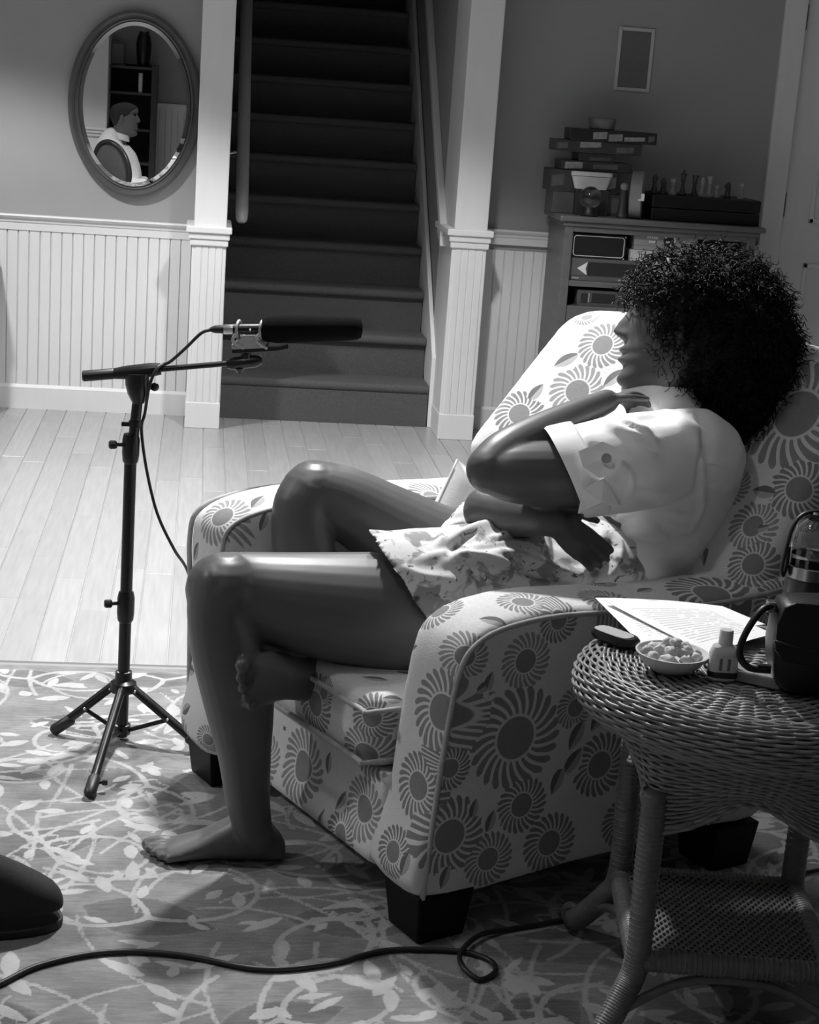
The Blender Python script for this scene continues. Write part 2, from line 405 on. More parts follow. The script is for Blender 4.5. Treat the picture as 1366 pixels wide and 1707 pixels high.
# ------------------------------------------------------------------ oval mirror on the back wall
mc = onY(225, 175, YB-.03); MA, MBb = .262, .362
mir = empty('oval_mirror', (mc[0], YB, mc[2]-MBb), 'oval wall mirror in a dark moulded frame showing a seated man', 'mirror')
prof = [(1.0, 0), (1.0, .022), (.985, .030), (.955, .034), (.93, .028), (.905, .022), (.885, .026), (.862, .024), (.845, .014), (.845, .004)]
R = []
NS = 96
for f_, d in prof:
    R.append([(mc[0] + (MA-(1-f_)*.30)*math.cos(t), YB-.0005-d*1.2, mc[2] + (MBb-(1-f_)*.30)*math.sin(t)) for t in np.arange(NS)*2*np.pi/NS])
mb = MB(); mb.rings(R, cap=False)
mk('frame', mb, G(.085, .3, var=.3, scale=14, coat=.4, name='dark_frame_wood'), mir, smooth=40)
gm, nt, bs = newmat('mirror_silver'); bs.inputs['Metallic'].default_value = 1; bs.inputs['Base Color'].default_value = g4(.86); bs.inputs['Roughness'].default_value = .0
ga, gb = MA-.155*.30, MBb-.155*.30
R = [[(mc[0]+(ga-i)*math.cos(t), MIRY+y, mc[2]+(gb-i)*math.sin(t)) for t in np.arange(NS)*2*np.pi/NS] for i, y in ((-.002, .03), (-.002, .0012), (.013, 0))]
mk('glass', MB().rings(R), gm, mir)
# ------------------------------------------------------------------ rug (woven pattern: scrolling vines and leaves as a print)
RX_0, RX_1, RY_0, RY_1 = -2.3, 2.45, .9, 3.925
gx = np.concatenate([np.arange(RX_0, -1.1, .12), np.arange(-1.1, 2.3, .0064), np.arange(2.3, RX_1+.001, .07)]); gx[-1] = RX_1
gy = np.concatenate([np.arange(RY_0, 1.98, .12), np.arange(1.98, RY_1+1e-6, .0062)]); gy[-1] = RY_1
vine = np.full((len(gy), len(gx)), .09); leaf = np.full((len(gy), len(gx)), .09); dark = np.full((len(gy), len(gx)), .12)
def window(x, y, r):
    i0, i1 = np.searchsorted(gx, (x-r, x+r)); j0, j1 = np.searchsorted(gy, (y-r, y+r)); return i0, i1, j0, j1
def vdot(x, y, w_, arr=None, r=.05):
    arr = vine if arr is None else arr
    i0, i1, j0, j1 = window(x, y, r)
    if i1 <= i0 or j1 <= j0: return
    X, Y = np.meshgrid(gx[i0:i1], gy[j0:j1]); arr[j0:j1, i0:i1] = np.minimum(arr[j0:j1, i0:i1], np.hypot(X-x, Y-y)-w_)
def leafm(x, y, a, L, W, arr=None):
    arr = leaf if arr is None else arr
    i0, i1, j0, j1 = window(x, y, L*1.2)
    if i1 <= i0 or j1 <= j0: return
    X, Y = np.meshgrid(gx[i0:i1]-x, gy[j0:j1]-y); p = X*math.cos(a)+Y*math.sin(a); q = -X*math.sin(a)+Y*math.cos(a)
    t = np.clip(p/L, -1, 1); hw = W*(1-t*t)*(1-.25*t)
    d = np.where(np.abs(p) < L, np.abs(q)-hw, np.hypot(np.abs(p)-L, q)); arr[j0:j1, i0:i1] = np.minimum(arr[j0:j1, i0:i1], d)
rr = random.Random(5)
def scroll(x, y, a, turn, n, wd, lv=True, grow=1.):
    ds = .006; kx = turn
    for i in range(n):
        t = i/n
        a += kx*ds; kx *= grow; x += math.cos(a)*ds; y += math.sin(a)*ds
        vdot(x, y, wd*(1-.5*t)+.0014)
        if lv and i % 17 == 9:
            s = rr.choice((-1, 1)); la = a + s*rr.uniform(.5, 1.0); L = rr.uniform(.022, .042)
            leafm(x+math.cos(la)*(L+.012), y+math.sin(la)*(L+.012), la, L, L*rr.uniform(.26, .4))
    return x, y, a
# dark medallion grounds with scrolling vines over them
for yy in np.arange(2.05, 3.8, .29):
    for xx in np.arange(-1.1, 2.3, .36):
        cx_ = xx + (.18 if int(round((yy-2.05)/.29)) % 2 else 0) + rr.uniform(-.05, .05); cy_ = yy + rr.uniform(-.04, .04)
        leafm(cx_, cy_, rr.uniform(-.7, .7), rr.uniform(.09, .15), rr.uniform(.045, .07), dark)
        a = rr.uniform(0, 6.28)
        for s in (0, 2.1, 4.2):
            sg = rr.choice((-1, 1)); scroll(cx_, cy_, a+s, sg*rr.uniform(4, 7), rr.randint(36, 60), .0042, True, rr.uniform(1.012, 1.03))
        if rr.random() < .6:                       # scalloped flower ring
            for t in np.arange(0, 6.28, .16): vdot(cx_+.035*math.cos(t)*(1+.18*math.cos(5*t)), cy_+.03*math.sin(t)*(1+.18*math.cos(5*t)), .0028)
for i in range(620):
    leafm(rr.uniform(-1.1, 2.3), rr.uniform(1.95, 3.8), rr.uniform(0, 6.28), rr.uniform(.018, .05), rr.uniform(.006, .015))
for i in range(350): scroll(rr.uniform(-1.1, 2.3), rr.uniform(1.95, 3.8), rr.uniform(0, 6.28), rr.uniform(-5, 5), rr.randint(30, 70), .003, False, 1.01)
edge = 3.905
for arr in (vine, leaf, dark): arr[gy > edge-.035, :] = .09
ny, nx = len(gy), len(gx)
X, Y = np.meshgrid(gx, gy); V = np.stack([X.ravel(), Y.ravel(), np.full(X.size, .010)], 1)
idx = np.arange(ny*nx).reshape(ny, nx)
F = np.stack([idx[:-1,:-1].ravel(), idx[:-1,1:].ravel(), idx[1:,1:].ravel(), idx[1:,:-1].ravel()], 1).tolist()
b = len(V); rim = list(idx[0,:]) + list(idx[1:,-1]) + list(idx[-1,-2::-1]) + list(idx[-2:0:-1,0])
Vb = V[rim].copy(); Vb[:,2] = .0008
F += [(rim[i], rim[(i+1)%len(rim)], b+(i+1)%len(rim), b+i) for i in range(len(rim))]
V = np.vstack([V, Vb])
def rug_mat():
    m, nt, bs = newmat('woven_rug'); bs.inputs['Roughness'].default_value = .95; bs.inputs['Specular IOR Level'].default_value = .1
    def at(n): a = nt.nodes.new('ShaderNodeAttribute'); a.attribute_name = n; return a.outputs['Fac']
    vec = coord(nt, 'Object')
    wob = mathn(nt, 'MULTIPLY', mathn(nt, 'SUBTRACT', noise(nt, vec, 130, 2), .5), .006)
    dv = mathn(nt, 'ADD', at('vine'), wob); dl = mathn(nt, 'ADD', at('leaf'), wob); dd = mathn(nt, 'ADD', at('dark'), mathn(nt, 'MULTIPLY', wob, 2.))
    n1 = noise(nt, vec, 9, 4, .6); n2 = noise(nt, coord(nt, 'Object', (14, 90, 1)), 1.6, 3)
    ground = mathn(nt, 'MULTIPLY_ADD', n1, .28, .08)
    ground = mathn(nt, 'MULTIPLY', ground, mathn(nt, 'MULTIPLY_ADD', n2, .7, .65))
    v = mix(nt, sstep(nt, dd, .006, -.006), ground, mathn(nt, 'MULTIPLY', ground, .70))
    v = mix(nt, sstep(nt, mathn(nt, 'ABSOLUTE', mathn(nt, 'SUBTRACT', dd, .004)), .004, .0005), v, mathn(nt, 'MULTIPLY_ADD', n1, .25, .12))
    v = mix(nt, sstep(nt, dv, .0025, -.001), v, mathn(nt, 'MULTIPLY_ADD', n1, .32, .22))
    v = mix(nt, sstep(nt, dl, .002, -.0015), v, mathn(nt, 'MULTIPLY_ADD', n1, .45, .20))
    sep = nt.nodes.new('ShaderNodeSeparateXYZ'); nt.links.new(vec, sep.inputs[0])
    band = sstep(nt, sep.outputs[1], edge-.012-RUGO, edge-.006-RUGO)
    v = mix(nt, band, v, .30)
    v = mix(nt, sstep(nt, sep.outputs[1], edge+.004-RUGO, edge+.008-RUGO), v, .17)
    setcol(nt, bs, v)
    wv = nt.nodes.new('ShaderNodeTexNoise'); wv.inputs['Scale'].default_value = 420; nt.links.new(vec, wv.inputs['Vector'])
    bump(nt, bs, wv.outputs[0], .6, .003); return m
RUGO = 0.
rug = mk('rug', (V, F), rug_mat(), label='large woven rug patterned with pale vines and leaves', cat='rug', org=(0, 0, 0))
for nme, arr in (('vine', vine), ('leaf', leaf), ('dark', dark)):
    at = rug.data.attributes.new(nme, 'FLOAT', 'POINT'); at.data.foreach_set('value', np.concatenate([arr.ravel(), np.full(len(Vb), .09)]).astype(np.float32))

# ------------------------------------------------------------------ armchair
def fabric_mat():
    m, nt, bs = newmat('floral_fabric'); bs.inputs['Roughness'].default_value = .85; bs.inputs['Specular IOR Level'].default_value = .2
    a = nt.nodes.new('ShaderNodeAttribute'); a.attribute_name = 'motif'
    s = nt.nodes.new('ShaderNodeSeparateXYZ'); nt.links.new(a.outputs['Vector'], s.inputs[0])
    x, y, z = s.outputs
    r = mathn(nt, 'SQRT', mathn(nt, 'ADD', mathn(nt, 'MULTIPLY', x, x), mathn(nt, 'MULTIPLY', y, y)))
    th = mathn(nt, 'ADD', mathn(nt, 'ARCTAN2', y, x), mathn(nt, 'MULTIPLY', mathn(nt, 'SINE', mathn(nt, 'MULTIPLY', r, 4.2)), .16))
    fr = mathn(nt, 'FRACT', mathn(nt, 'MULTIPLY', mathn(nt, 'ADD', th, 10.), 23/(2*math.pi)))
    d = mathn(nt, 'MULTIPLY', mathn(nt, 'ABSOLUTE', mathn(nt, 'SUBTRACT', fr, .5)), 2.)      # 0 at a petal's middle, 1 between
    outer = mathn(nt, 'SUBTRACT', 1., mathn(nt, 'MULTIPLY', mathn(nt, 'MULTIPLY', d, d), .20))
    wid = mathn(nt, 'MULTIPLY_ADD', r, .52, .24)                                            # petals widen outwards
    pet = mathn(nt, 'MULTIPLY', sstep(nt, mathn(nt, 'SUBTRACT', wid, d), -.07, .07), sstep(nt, mathn(nt, 'SUBTRACT', outer, r), -.015, .015))
    pet = mathn(nt, 'MULTIPLY', pet, sstep(nt, r, .44, .48))
    disc = sstep(nt, r, .42, .395)
    # leaves: a lens shape, one half darker
    hw = mathn(nt, 'MULTIPLY', mathn(nt, 'SUBTRACT', 1., mathn(nt, 'MULTIPLY', x, x)), .46)
    lens = sstep(nt, mathn(nt, 'SUBTRACT', hw, mathn(nt, 'ABSOLUTE', y)), -.02, .03)
    lens = mathn(nt, 'MULTIPLY', lens, sstep(nt, mathn(nt, 'ABSOLUTE', x), 1.0, .97))
    isl = mathn(nt, 'GREATER_THAN', z, .5)
    no = mathn(nt, 'LESS_THAN', z, -.5)
    vec = coord(nt, 'Object'); n1 = noise(nt, vec, 14, 3); n2 = noise(nt, coord(nt, 'Object', (1, 1, 4)), 150, 2)
    tex = mathn(nt, 'MULTIPLY', mathn(nt, 'MULTIPLY_ADD', n1, .16, .92), mathn(nt, 'MULTIPLY_ADD', n2, .30, .85))
    base = .60
    fl = mix(nt, pet, base, mathn(nt, 'MULTIPLY_ADD', mathn(nt, 'FRACT', mathn(nt, 'MULTIPLY', z, 7.3)), .08, .19))
    fl = mix(nt, disc, fl, .215)
    lf = mix(nt, lens, base, mix(nt, mathn(nt, 'GREATER_THAN', y, 0.), .36, .14))
    v = mix(nt, isl, fl, lf); v = mix(nt, no, v, base)
    setcol(nt, bs, mathn(nt, 'MULTIPLY', v, tex))
    wv = nt.nodes.new('ShaderNodeTexNoise'); wv.inputs['Scale'].default_value = 350; nt.links.new(vec, wv.inputs['Vector'])
    bump(nt, bs, wv.outputs[0], .35, .0015); return m
FAB = fabric_mat()
ach = empty('armchair', wor(.4, .39, 0), 'wide armchair in pale fabric printed with dark sunflower medallions', 'armchair')

def slab(prof, v0, v1, rnd=.02, crown=0.):
    """outline in (u, w) pushed across v, its rim rounded"""
    P = np.array(prof, float); c = P.mean(0); R = []
    e = 1 - 2*.0
    T = np.roll(P, -1, 0)-np.roll(P, 1, 0); N = np.stack([T[:,1], -T[:,0]], 1); N /= np.linalg.norm(N, axis=1)[:,None]
    if ((P-c)*N).sum() < 0: N = -N
    for k_ in range(6):
        t = k_/5*math.pi/2; R.append((v0 + rnd*(1-math.sin(t)), -rnd*(1-math.cos(t)) if 0 else -rnd*(1-math.sin(math.pi/2-(math.pi/2-t)))))
    R = [(v0 + rnd*(1-math.cos(t)), -rnd*(1-math.sin(t))) for t in np.linspace(0, math.pi/2, 5)]
    mid = [(v0 + (v1-v0)*q, crown*math.sin(math.pi*q)) for q in (.25, .5, .75)]
    R = R + mid + [(v0+v1-a, i) for a, i in R[::-1]]
    return MB().rings([[wor(p[0]+n[0]*i, a, p[1]+n[1]*i) for p, n in zip(P, N)] for a, i in R])
arm_prof = crl([(-.008,.097),(.004,.25),(.018,.40),(.034,.50),(.062,.541),(.12,.563),(.22,.571),(.36,.564),(.55,.556),(.68,.562),(.76,.57),(.79,.52),(.775,.35),(.765,.125),(.6,.108),(.3,.097)], 4)
arm_far = crl([(-.03,.09),(-.035,.25),(-.04,.40),(-.045,.50),(-.03,.555),(.04,.585),(.16,.597),(.32,.590),(.55,.585),(.70,.60),(.80,.61),(.86,.55),(.86,.35),(.85,.11),(.6,.102),(.3,.097)], 4)
near = slab(arm_prof, -.02, .125, .016, .005)
far = slab(arm_far, .665, .815, .018, .012)
back = slab(crl([(.56,.22),(.60,.40),(.655,.53),(.735,.66),(.80,.77),(.855,.865),(.895,.925),(.945,.945),(1.0,.93),(1.02,.88),(.95,.6),(.85,.35),(.775,.12),(.6,.11),(.56,.15)], 4), .0, .80, .035, .02)
bv = np.array(back.v); du = (bv-CO)@CU; dv = (bv-CO)@CV; k_ = np.clip((dv-.60)/.17, 0, 1); k_ = k_*k_*(3-2*k_)          # the back wraps forward into a wing at its far end
bv -= np.outer(k_*.155*np.clip((((bv-CO)@CW)-.50)/.16, 0, 1)*np.clip((1.05-du)/.3, .35, 1), CU); back.v = [tuple(q) for q in bv]
front = slab(crl([(-.005,.097),(-.008,.18),(-.006,.245),(.03,.262),(.4,.262),(.6,.25),(.6,.12),(.3,.1)], 5), .11, .68, .01)
# the front of the near arm has its own narrow facing panel: a soft welt runs round it
def ucush(u0, u1, v0, v1, w0, w1, n=26):
    R = []
    for k_ in range(9):
        t = math.pi*k_/8; z = (w0+w1)/2 - (w1-w0)/2*math.cos(t); ins = .022*(1-math.sin(t)**.6)
        ring = []
        for q in np.arange(96)*2*np.pi/96:
            c, s_ = math.cos(q), math.sin(q); e = .18
            x = math.copysign(abs(c)**e, c); y = math.copysign(abs(s_)**e, s_)
            ring.append(wor((u0+u1)/2 + x*((u1-u0)/2-ins), (v0+v1)/2 + y*((v1-v0)/2-ins), z + .015*math.sin(t/2)**4*(1-x*x)*(1-y*y)))
        R.append(ring)
    return MB().rings(R)
seat = ucush(-.035, .56, .128, .662, .262, .392)

parts = []
for nme, mb, vx in (('near_arm', near, .008), ('far_arm', far, .009), ('backrest', back, .0095), ('front_rail', front, .009), ('seat_cushion', seat, .008)):
    V, F, N = remesh(mb, vx, 3, .5); parts.append((nme, V, F))
# printed motifs: (photo position, radius in metres, kind) resolved onto the upholstery, plus a scatter where the photo shows none
allV = np.vstack([p[1] for p in parts]); off = np.cumsum([0]+[len(p[1]) for p in parts]); allF = [tuple(i+o for i in f) for p, o in zip(parts, off) for f in p[2]]
bvh = BVHTree.FromPolygons(allV.tolist(), allF)
FLOW = [(860,1230,.092),(877,1102,.050),(737,1187,.072),(697,1310,.058),(751,1281,.04),(750,1394,.072),(870,1342,.052),(814,1432,.05),(916,1405,.056),
        (872,1003,.045),(932,1034,.04),(776,1094,.04),(1000,1275,.06),(507,1277,.070),(609,1348,.058),(609,1258,.052),(568,1392,.045),(526,1173,.055),(620,1196,.040),
        (370,860,.055),(516,815,.04),(722,832,.052),(963,652,.062),(866,690,.055),(1005,575,.055),(890,600,.045),(1330,690,.115),(1332,815,.058),(1256,877,.052),(1188,990,.085),(1255,940,.05),
        (655,1420,.045),(1090,1190,.06),(960,1180,.04),(1040,1370,.05),(1180,1340,.055),(540,1155,.03),(1290,1010,.05),(1010,1000,.05)]
LEAF = [(815,1140,.022,1.3),(790,1350,.02,1.4),(808,1145,.02,.4),(818,1370,.022,1.3),(742,1462,.022,1.3),(962,1225,.03,1.1),(955,1270,.03,.9),(548,1272,.022,1.5),(570,1335,.022,1.2),(675,1440,.024,1.4),
        (930,1300,.028,1.2),(655,1165,.018,1.2),(430,835,.026,2.2),(440,870,.02,1.2),(1275,820,.028,.1),(945,600,.03,.7),(893,655,.026,1.1),(1025,630,.03,.9),(1270,880,.02,.5),(835,1225,.001,0),(985,1120,.026,1.2),(1000,1195,.03,1.0)]
mot = []   # centre, normal, t1, t2, R, z
def hit(px, py):
    d = Vector(ray(px, py)).normalized(); h = bvh.ray_cast(Vector(CP), d)
    return (None, None) if h[0] is None else (np.array(h[0]), np.array(h[1]))
def addm(p, n, R, z, ang=None):
    ref = np.array([0,0,1.]) if abs(n[2]) < .8 else CU
    t2 = nrm(ref-n*(ref@n)); t1 = np.cross(t2, n)
    if ang is None: ang = rng.uniform(0, 6.28)
    c, s_ = math.cos(ang), math.sin(ang); mot.append((p, n, c*t1+s_*t2, -s_*t1+c*t2, R, z))
def smooth_n(p, n):
    return nrm(n)
for px, py, R in FLOW:
    p, n = hit(px, py)
    if p is not None:
        if n@ray(px, py) > 0: n = -n
        addm(p, smooth_n(p, n), R, float(rng.uniform(0, .45)))
for px, py, R, a in LEAF:
    p, n = hit(px, py)
    if p is not None:
        if n@ray(px, py) > 0: n = -n
        addm(p, n, R, 1., a)
bmN = []
tmpm = bpy.data.meshes.new('t'); tmpm.from_pydata(allV.tolist(), [], allF); tmpm.update()
FC = np.empty(len(allF)*3); tmpm.polygons.foreach_get('center', FC); FC = FC.reshape(-1,3)
FN = np.empty(len(allF)*3); tmpm.polygons.foreach_get('normal', FN); FN = FN.reshape(-1,3)
cc = np.array([m_[0] for m_ in mot]); rad = np.array([m_[4] for m_ in mot]); cn = np.array([m_[1] for m_ in mot])
for i in rng.permutation(len(allF))[:2600]:
    p, n = FC[i], FN[i]; R = float(rng.choice([.03, .042, .055, .065])); lf = rng.random() < .35
    if lf: R = .024
    d = np.linalg.norm(cc-p, axis=1)
    if ((d < (rad+R)*1.08) & (cn@n > -.2)).any(): continue
    addm(p, n, R, 1. if lf else float(rng.uniform(0, .45))); cc = np.vstack([cc, p]); rad = np.append(rad, R); cn = np.vstack([cn, n])
best = np.full(len(allF), 9.); who = np.full(len(allF), -1)
for k_, (p, n, t1, t2, R, z) in enumerate(mot):
    D = FC-p; d = np.sqrt((D@t1)**2+(D@t2)**2+ .3*(D@n)**2)/R; ok = (np.abs(D@n) < R*.8+.02) & (FN@n > .05) & (d < 1.35) & (d < best)
    best[ok] = d[ok]; who[ok] = k_
mP = np.array([m_[0] for m_ in mot]); m1 = np.array([m_[2] for m_ in mot]); m2 = np.array([m_[3] for m_ in mot]); mR = np.array([m_[4] for m_ in mot]); mZ = np.array([m_[5] for m_ in mot])
fo = 0
for nme, V, F in parts:
    o = mk(nme, (V, F), FAB, ach, smooth=180)
    me = o.data; nl = len(me.loops); vi = np.empty(nl, int); me.loops.foreach_get('vertex_index', vi)
    pt = np.empty(nl, int)
    ls = np.empty(len(me.polygons), int); me.polygons.foreach_get('loop_start', ls); lt = np.empty(len(me.polygons), int); me.polygons.foreach_get('loop_total', lt)
    pt = np.repeat(np.arange(len(me.polygons)), lt)
    wq = who[fo:fo+len(F)][pt]; P = V[vi]; q = np.maximum(wq, 0); D = P-mP[q]
    val = np.stack([(D*m1[q]).sum(1)/mR[q], (D*m2[q]).sum(1)/mR[q], mZ[q]], 1); val[wq < 0] = (5, 5, -1)
    at = me.attributes.new('motif', 'FLOAT_VECTOR', 'CORNER'); at.data.foreach_set('vector', val.astype(np.float32).ravel())
    fo += len(F)
bpy.data.meshes.remove(tmpm)
# welts
PIPE = G(.36, .8, var=.35, scale=60, name='fabric_welt')
def welt(name, P, r=.0045, loop=False): mk(name, MB().tube(P, r, 8, loop=loop), PIPE, ach, smooth=180)
ap = crl([(-.008,.097),(.004,.25),(.018,.40),(.034,.50),(.062,.541),(.12,.563),(.22,.574),(.36,.572),(.55,.568),(.70,.585),(.80,.60)], 6)
ap = np.array([q for q in ap if q[1] > .1])
welt('piping', [wor(u+.004, -.017, w_-.006) for u, w_ in cr([(-.006,.102),(.004,.25),(.018,.40),(.034,.495),(.064,.536),(.12,.556),(.22,.564),(.36,.557),(.55,.549),(.68,.555),(.76,.563)], 6)], .005)
fp = cr([(-.03,.10),(-.035,.25),(-.04,.40),(-.045,.50),(-.03,.555),(.04,.582),(.16,.593),(.32,.586),(.52,.58)], 6)
welt('piping', [wor(u-.001, .809, w_-.001) for u, w_ in fp], .005)
welt('piping', [wor(u, .672, w_-.001) for u, w_ in fp], .004)
sq = [(u, v) for u, v in ((-.03,.135),(-.035,.395),(-.03,.655),(.25,.658),(.5,.655))]
welt('piping', [wor(u-.003, v, .372) for u, v in cr([(.5,.135),(.2,.132),(-.02,.136),(-.033,.16),(-.036,.395),(-.033,.63),(-.02,.655),(.3,.66)], 5)], .0045)
welt('piping', [wor(u-.003, v, .282) for u, v in cr([(.5,.135),(.2,.132),(-.02,.136),(-.033,.16),(-.036,.395),(-.033,.63),(-.02,.655),(.3,.66)], 5)], .0045)
LEGM = G(.003, .5, spec=.2, name='black_wood')
for u, v in ((.045, .035), (.02, .755), (.695, .035), (.695, .755)):
    a = .056; b = .046
    R = [[wor(u+i*h_, v+j*h_, z) for i, j in ((-1,-1),(1,-1),(1,1),(-1,1))] for h_, z in ((b, .0105), (a, .100))]
    mk('leg', MB().rings(R), LEGM, ach, bevel=.004)
mk('base_frame', MB().obox(wor(.385,.395,.106), CU*.355, CV*.38, (0,0,.012)), LEGM, ach)

# plain throw pillow standing between the woman and the far arm
PIL = G(.62, .9, var=.08, scale=40, bmp=.4, bscale=260, name='plain_linen')
pT = pv(762, 764, .60); e1 = nrm(pv(700, 893, .575)-pT); e2 = pv(872, 838, .63)-pT; e2 = nrm(e2 - e1*(e2@e1))
ax, az = e1, e2; ay = nrm(np.cross(az, ax)); pc = pT + (e1+e2)*.128
R = []
n = 15; Vp = []; Fp = []
for sgn in (1, -1):
    b = len(Vp)
    for i in range(n):
        for j in range(n):
            s_, t = -1+2*i/(n-1), -1+2*j/(n-1); th = .042*((1-s_**2)*(1-t**2))**.38 + .003
            pinch = 1-.07*(1-abs(s_*t))*(abs(s_)**3+abs(t)**3)/2
            Vp.append(pc + ax*.125*s_*pinch + az*.125*t*pinch + ay*sgn*th)
    for i in range(n-1):
        for j in range(n-1): q = b+i*n+j; Fp.append((q, q+1, q+n+1, q+n) if sgn > 0 else (q, q+n, q+n+1, q+1))
per = [i for i in range(n)] + [i*n+n-1 for i in range(1, n)] + [(n-1)*n+j for j in range(n-2, -1, -1)] + [i*n for i in range(n-2, 0, -1)]
for i in range(len(per)): a, b = per[i], per[(i+1) % len(per)]; Fp.append((a, a+n*n, b+n*n, b))
pl = empty('throw_pillow', pc-ay*0-np.array([0,0,.15]), 'plain pale throw pillow leaning on the armchair seat behind the woman', 'pillow')
mk('cover', (np.array(Vp), Fp), PIL, pl, smooth=70)
rp = np.array([(Vp[q]+np.array(Vp[q+n*n]))/2 for q in per]); mk('edge_seam', MB().tube(rp, .003, 6, loop=True), PIL, pl, smooth=180)
# ------------------------------------------------------------------ people: shared builders
def limb(mb, pts, n=20, k=6, lat=None):
    """pts: rows of (point, radius)"""
    P = cr([list(p)+[r] for p, r in pts], k); mb.tube(P[:, :3], np.maximum(P[:, 3], .002), n, lat=lat)
    mb.ball(pts[0][0], pts[0][1]*.99, n, 10); mb.ball(pts[-1][0], pts[-1][1]*.99, n, 10)
def foot(mb, heel, fwd, up, med, L=.24, curl=0., wd=1.):
    fwd = nrm(fwd); up = nrm(up - fwd*(np.dot(up, fwd))); med = nrm(med - fwd*(med@fwd) - up*(med@up)); s = L/.24
    st_ = [(0,.016,.03,0),(.01,.024,.048,0),(.03,.033,.070,0),(.06,.035,.088,0),(.09,.034,.082,.002),(.12,.034,.064,.004),(.15,.037,.046,.004),(.175,.042,.037,.003),(.195,.0425,.030,.001),(.208,.038,.025,-.002)]
    R = []
    for x, hw, top, md in st_:
        R.append([heel + s*(fwd*x + med*(md+hw*wd*math.copysign(abs(math.cos(t))**.85, math.cos(t))) + up*(top/2+top/2*math.sin(t))) for t in np.arange(24)*2*np.pi/24])
    mb.rings(R)
    for y, x1, r in ((.026,.243,.0125),(.0075,.240,.0088),(-.0085,.230,.0084),(-.0225,.218,.0080),(-.0345,.204,.0078)):
        a = heel + s*(fwd*.185 + med*y*.95*wd + up*.014); b = heel + s*(fwd*(x1-.022) + med*y*wd + up*(.017-curl*.2)); c = heel + s*(fwd*x1 + med*y*wd + up*(.011-curl))
        limb(mb, [(a, r*s), (b, r*.92*s), (c, r*.95*s)], 10, 3)
def hand(mb, wrist, d, nrml, thumb, curl=(.5,.5,.5,.5), s=1., spread=.0):
    """d: towards the fingers, nrml: back of the hand, thumb: towards the thumb side"""
    d = nrm(d); nrml = nrm(nrml - d*(nrml@d)); th = np.cross(d, nrml); th = th if th@thumb > 0 else -th
    R = []
    for x, hw, ht in ((-.01,.024,.018),(.01,.027,.017),(.03,.034,.016),(.055,.039,.015),(.078,.040,.0135),(.09,.036,.011)):
        R.append([wrist + s*(d*x + th*hw*math.cos(t) + nrml*ht*math.sin(t)) for t in np.arange(16)*2*np.pi/16])
    mb.rings(R)
    for i, (y, ln) in enumerate(((.029,.070),(.010,.078),(-.010,.072),(-.028,.058))):
        p = wrist + s*(d*.080 + th*y); a = 0.; fd = d; P = [(p, .0095*s)]
        for j, q in enumerate((.45, .31, .24)):
            a += curl[i]*(.8 if j == 0 else 1.1); v = d*math.cos(a) - nrml*math.sin(a) + th*spread*y*20
            p = p + nrm(v)*ln*q*s; P.append((p, (.0088, .0082, .0072)[j]*s))
        limb(mb, P, 10, 3)
    p = wrist + s*(d*.018 + th*.026); v1 = nrm(d*.62 + th*.75 - nrml*.25); v2 = nrm(d*.9 + th*.3 - nrml*.3)
    limb(mb, [(p, .014*s), (p+v1*.032*s, .0115*s), (p+v1*.032*s+v2*.028*s, .010*s), (p+v1*.032*s+v2*.052*s, .008*s)], 10, 3)

HZ = [-.118,-.112,-.10,-.088,-.075,-.066,-.058,-.05,-.043,-.036,-.028,-.018,-.005,.01,.025,.04,.055,.07,.085,.097,.106,.112]
HF = [.050,.068,.082,.084,.079,.078,.082,.081,.079,.083,.081,.079,.080,.081,.080,.077,.084,.087,.078,.060,.036,.006]
HB = [.0,-.018,-.03,-.045,-.055,-.06,-.065,-.07,-.073,-.077,-.082,-.088,-.095,-.101,-.105,-.106,-.104,-.098,-.084,-.064,-.038,-.006]
HW = [.012,.030,.042,.050,.055,.057,.059,.061,.062,.063,.065,.067,.069,.070,.071,.072,.071,.068,.060,.048,.030,.006]
def head(mb, c, fwd, up, s=1.):
    fwd = nrm(fwd); up = nrm(up-fwd*(up@fwd)); lat = np.cross(up, fwd)
    zz = np.linspace(-.118, .112, 76); R = []
    for z in zz:
        f, b, w_ = np.interp(z, HZ, HF), np.interp(z, HZ, HB), np.interp(z, HZ, HW); cx = (f*.25+b*.75)*.6
        ring = []
        for t in np.arange(88)*2*np.pi/88:
            ct, s_ = math.cos(t), math.sin(t)
            x = cx + (f-cx if ct > 0 else cx-b)*math.copysign(abs(ct)**.92, ct); y = w_*math.copysign(abs(s_)**.9, s_)
            if ct > 0:
                ny_ = math.exp(-(y/.0105)**2)
                if -.026 < z < .05: x += ny_*np.interp(z, [-.026,-.018,-.010,-.003,.01,.03,.05], [0,.008,.024,.029,.021,.010,.001])
                x += .010*math.exp(-((abs(y)-.013)/.0075)**2-((z+.010)/.008)**2)                     # nostril wings
                x += .0115*math.exp(-(y/.021)**2-((z+.0375)/.0058)**2) + .0115*math.exp(-(y/.019)**2-((z+.0555)/.0068)**2)   # lips
                x -= .005*math.exp(-(y/.022)**2-((z+.0465)/.0022)**2)
                x -= .007*math.exp(-((abs(y)-.031)/.013)**2-((z-.036)/.010)**2)                      # eye sockets
                x += .004*math.exp(-((abs(y)-.03)/.02)**2-((z-.056)/.007)**2)                        # brows
                x += .005*math.exp(-(y/.016)**2-((z+.094)/.012)**2)                                  # chin
            ring.append(c + s*(fwd*x + lat*y + up*z))
        R.append(ring)
    mb.rings(R)
    for sg in (-1, 1):                                   # ears
        e0 = c + s*(fwd*-.012 + lat*sg*.072 + up*.008)
        mb.ell(e0, lat*sg*.010*s+fwd*-.008*s, fwd*.017*s, up*.031*s, 14, 8)
        mb.ell(e0+up*-.022*s, lat*sg*.006*s, fwd*.009*s, up*.010*s, 10, 6)
    return fwd, lat, up

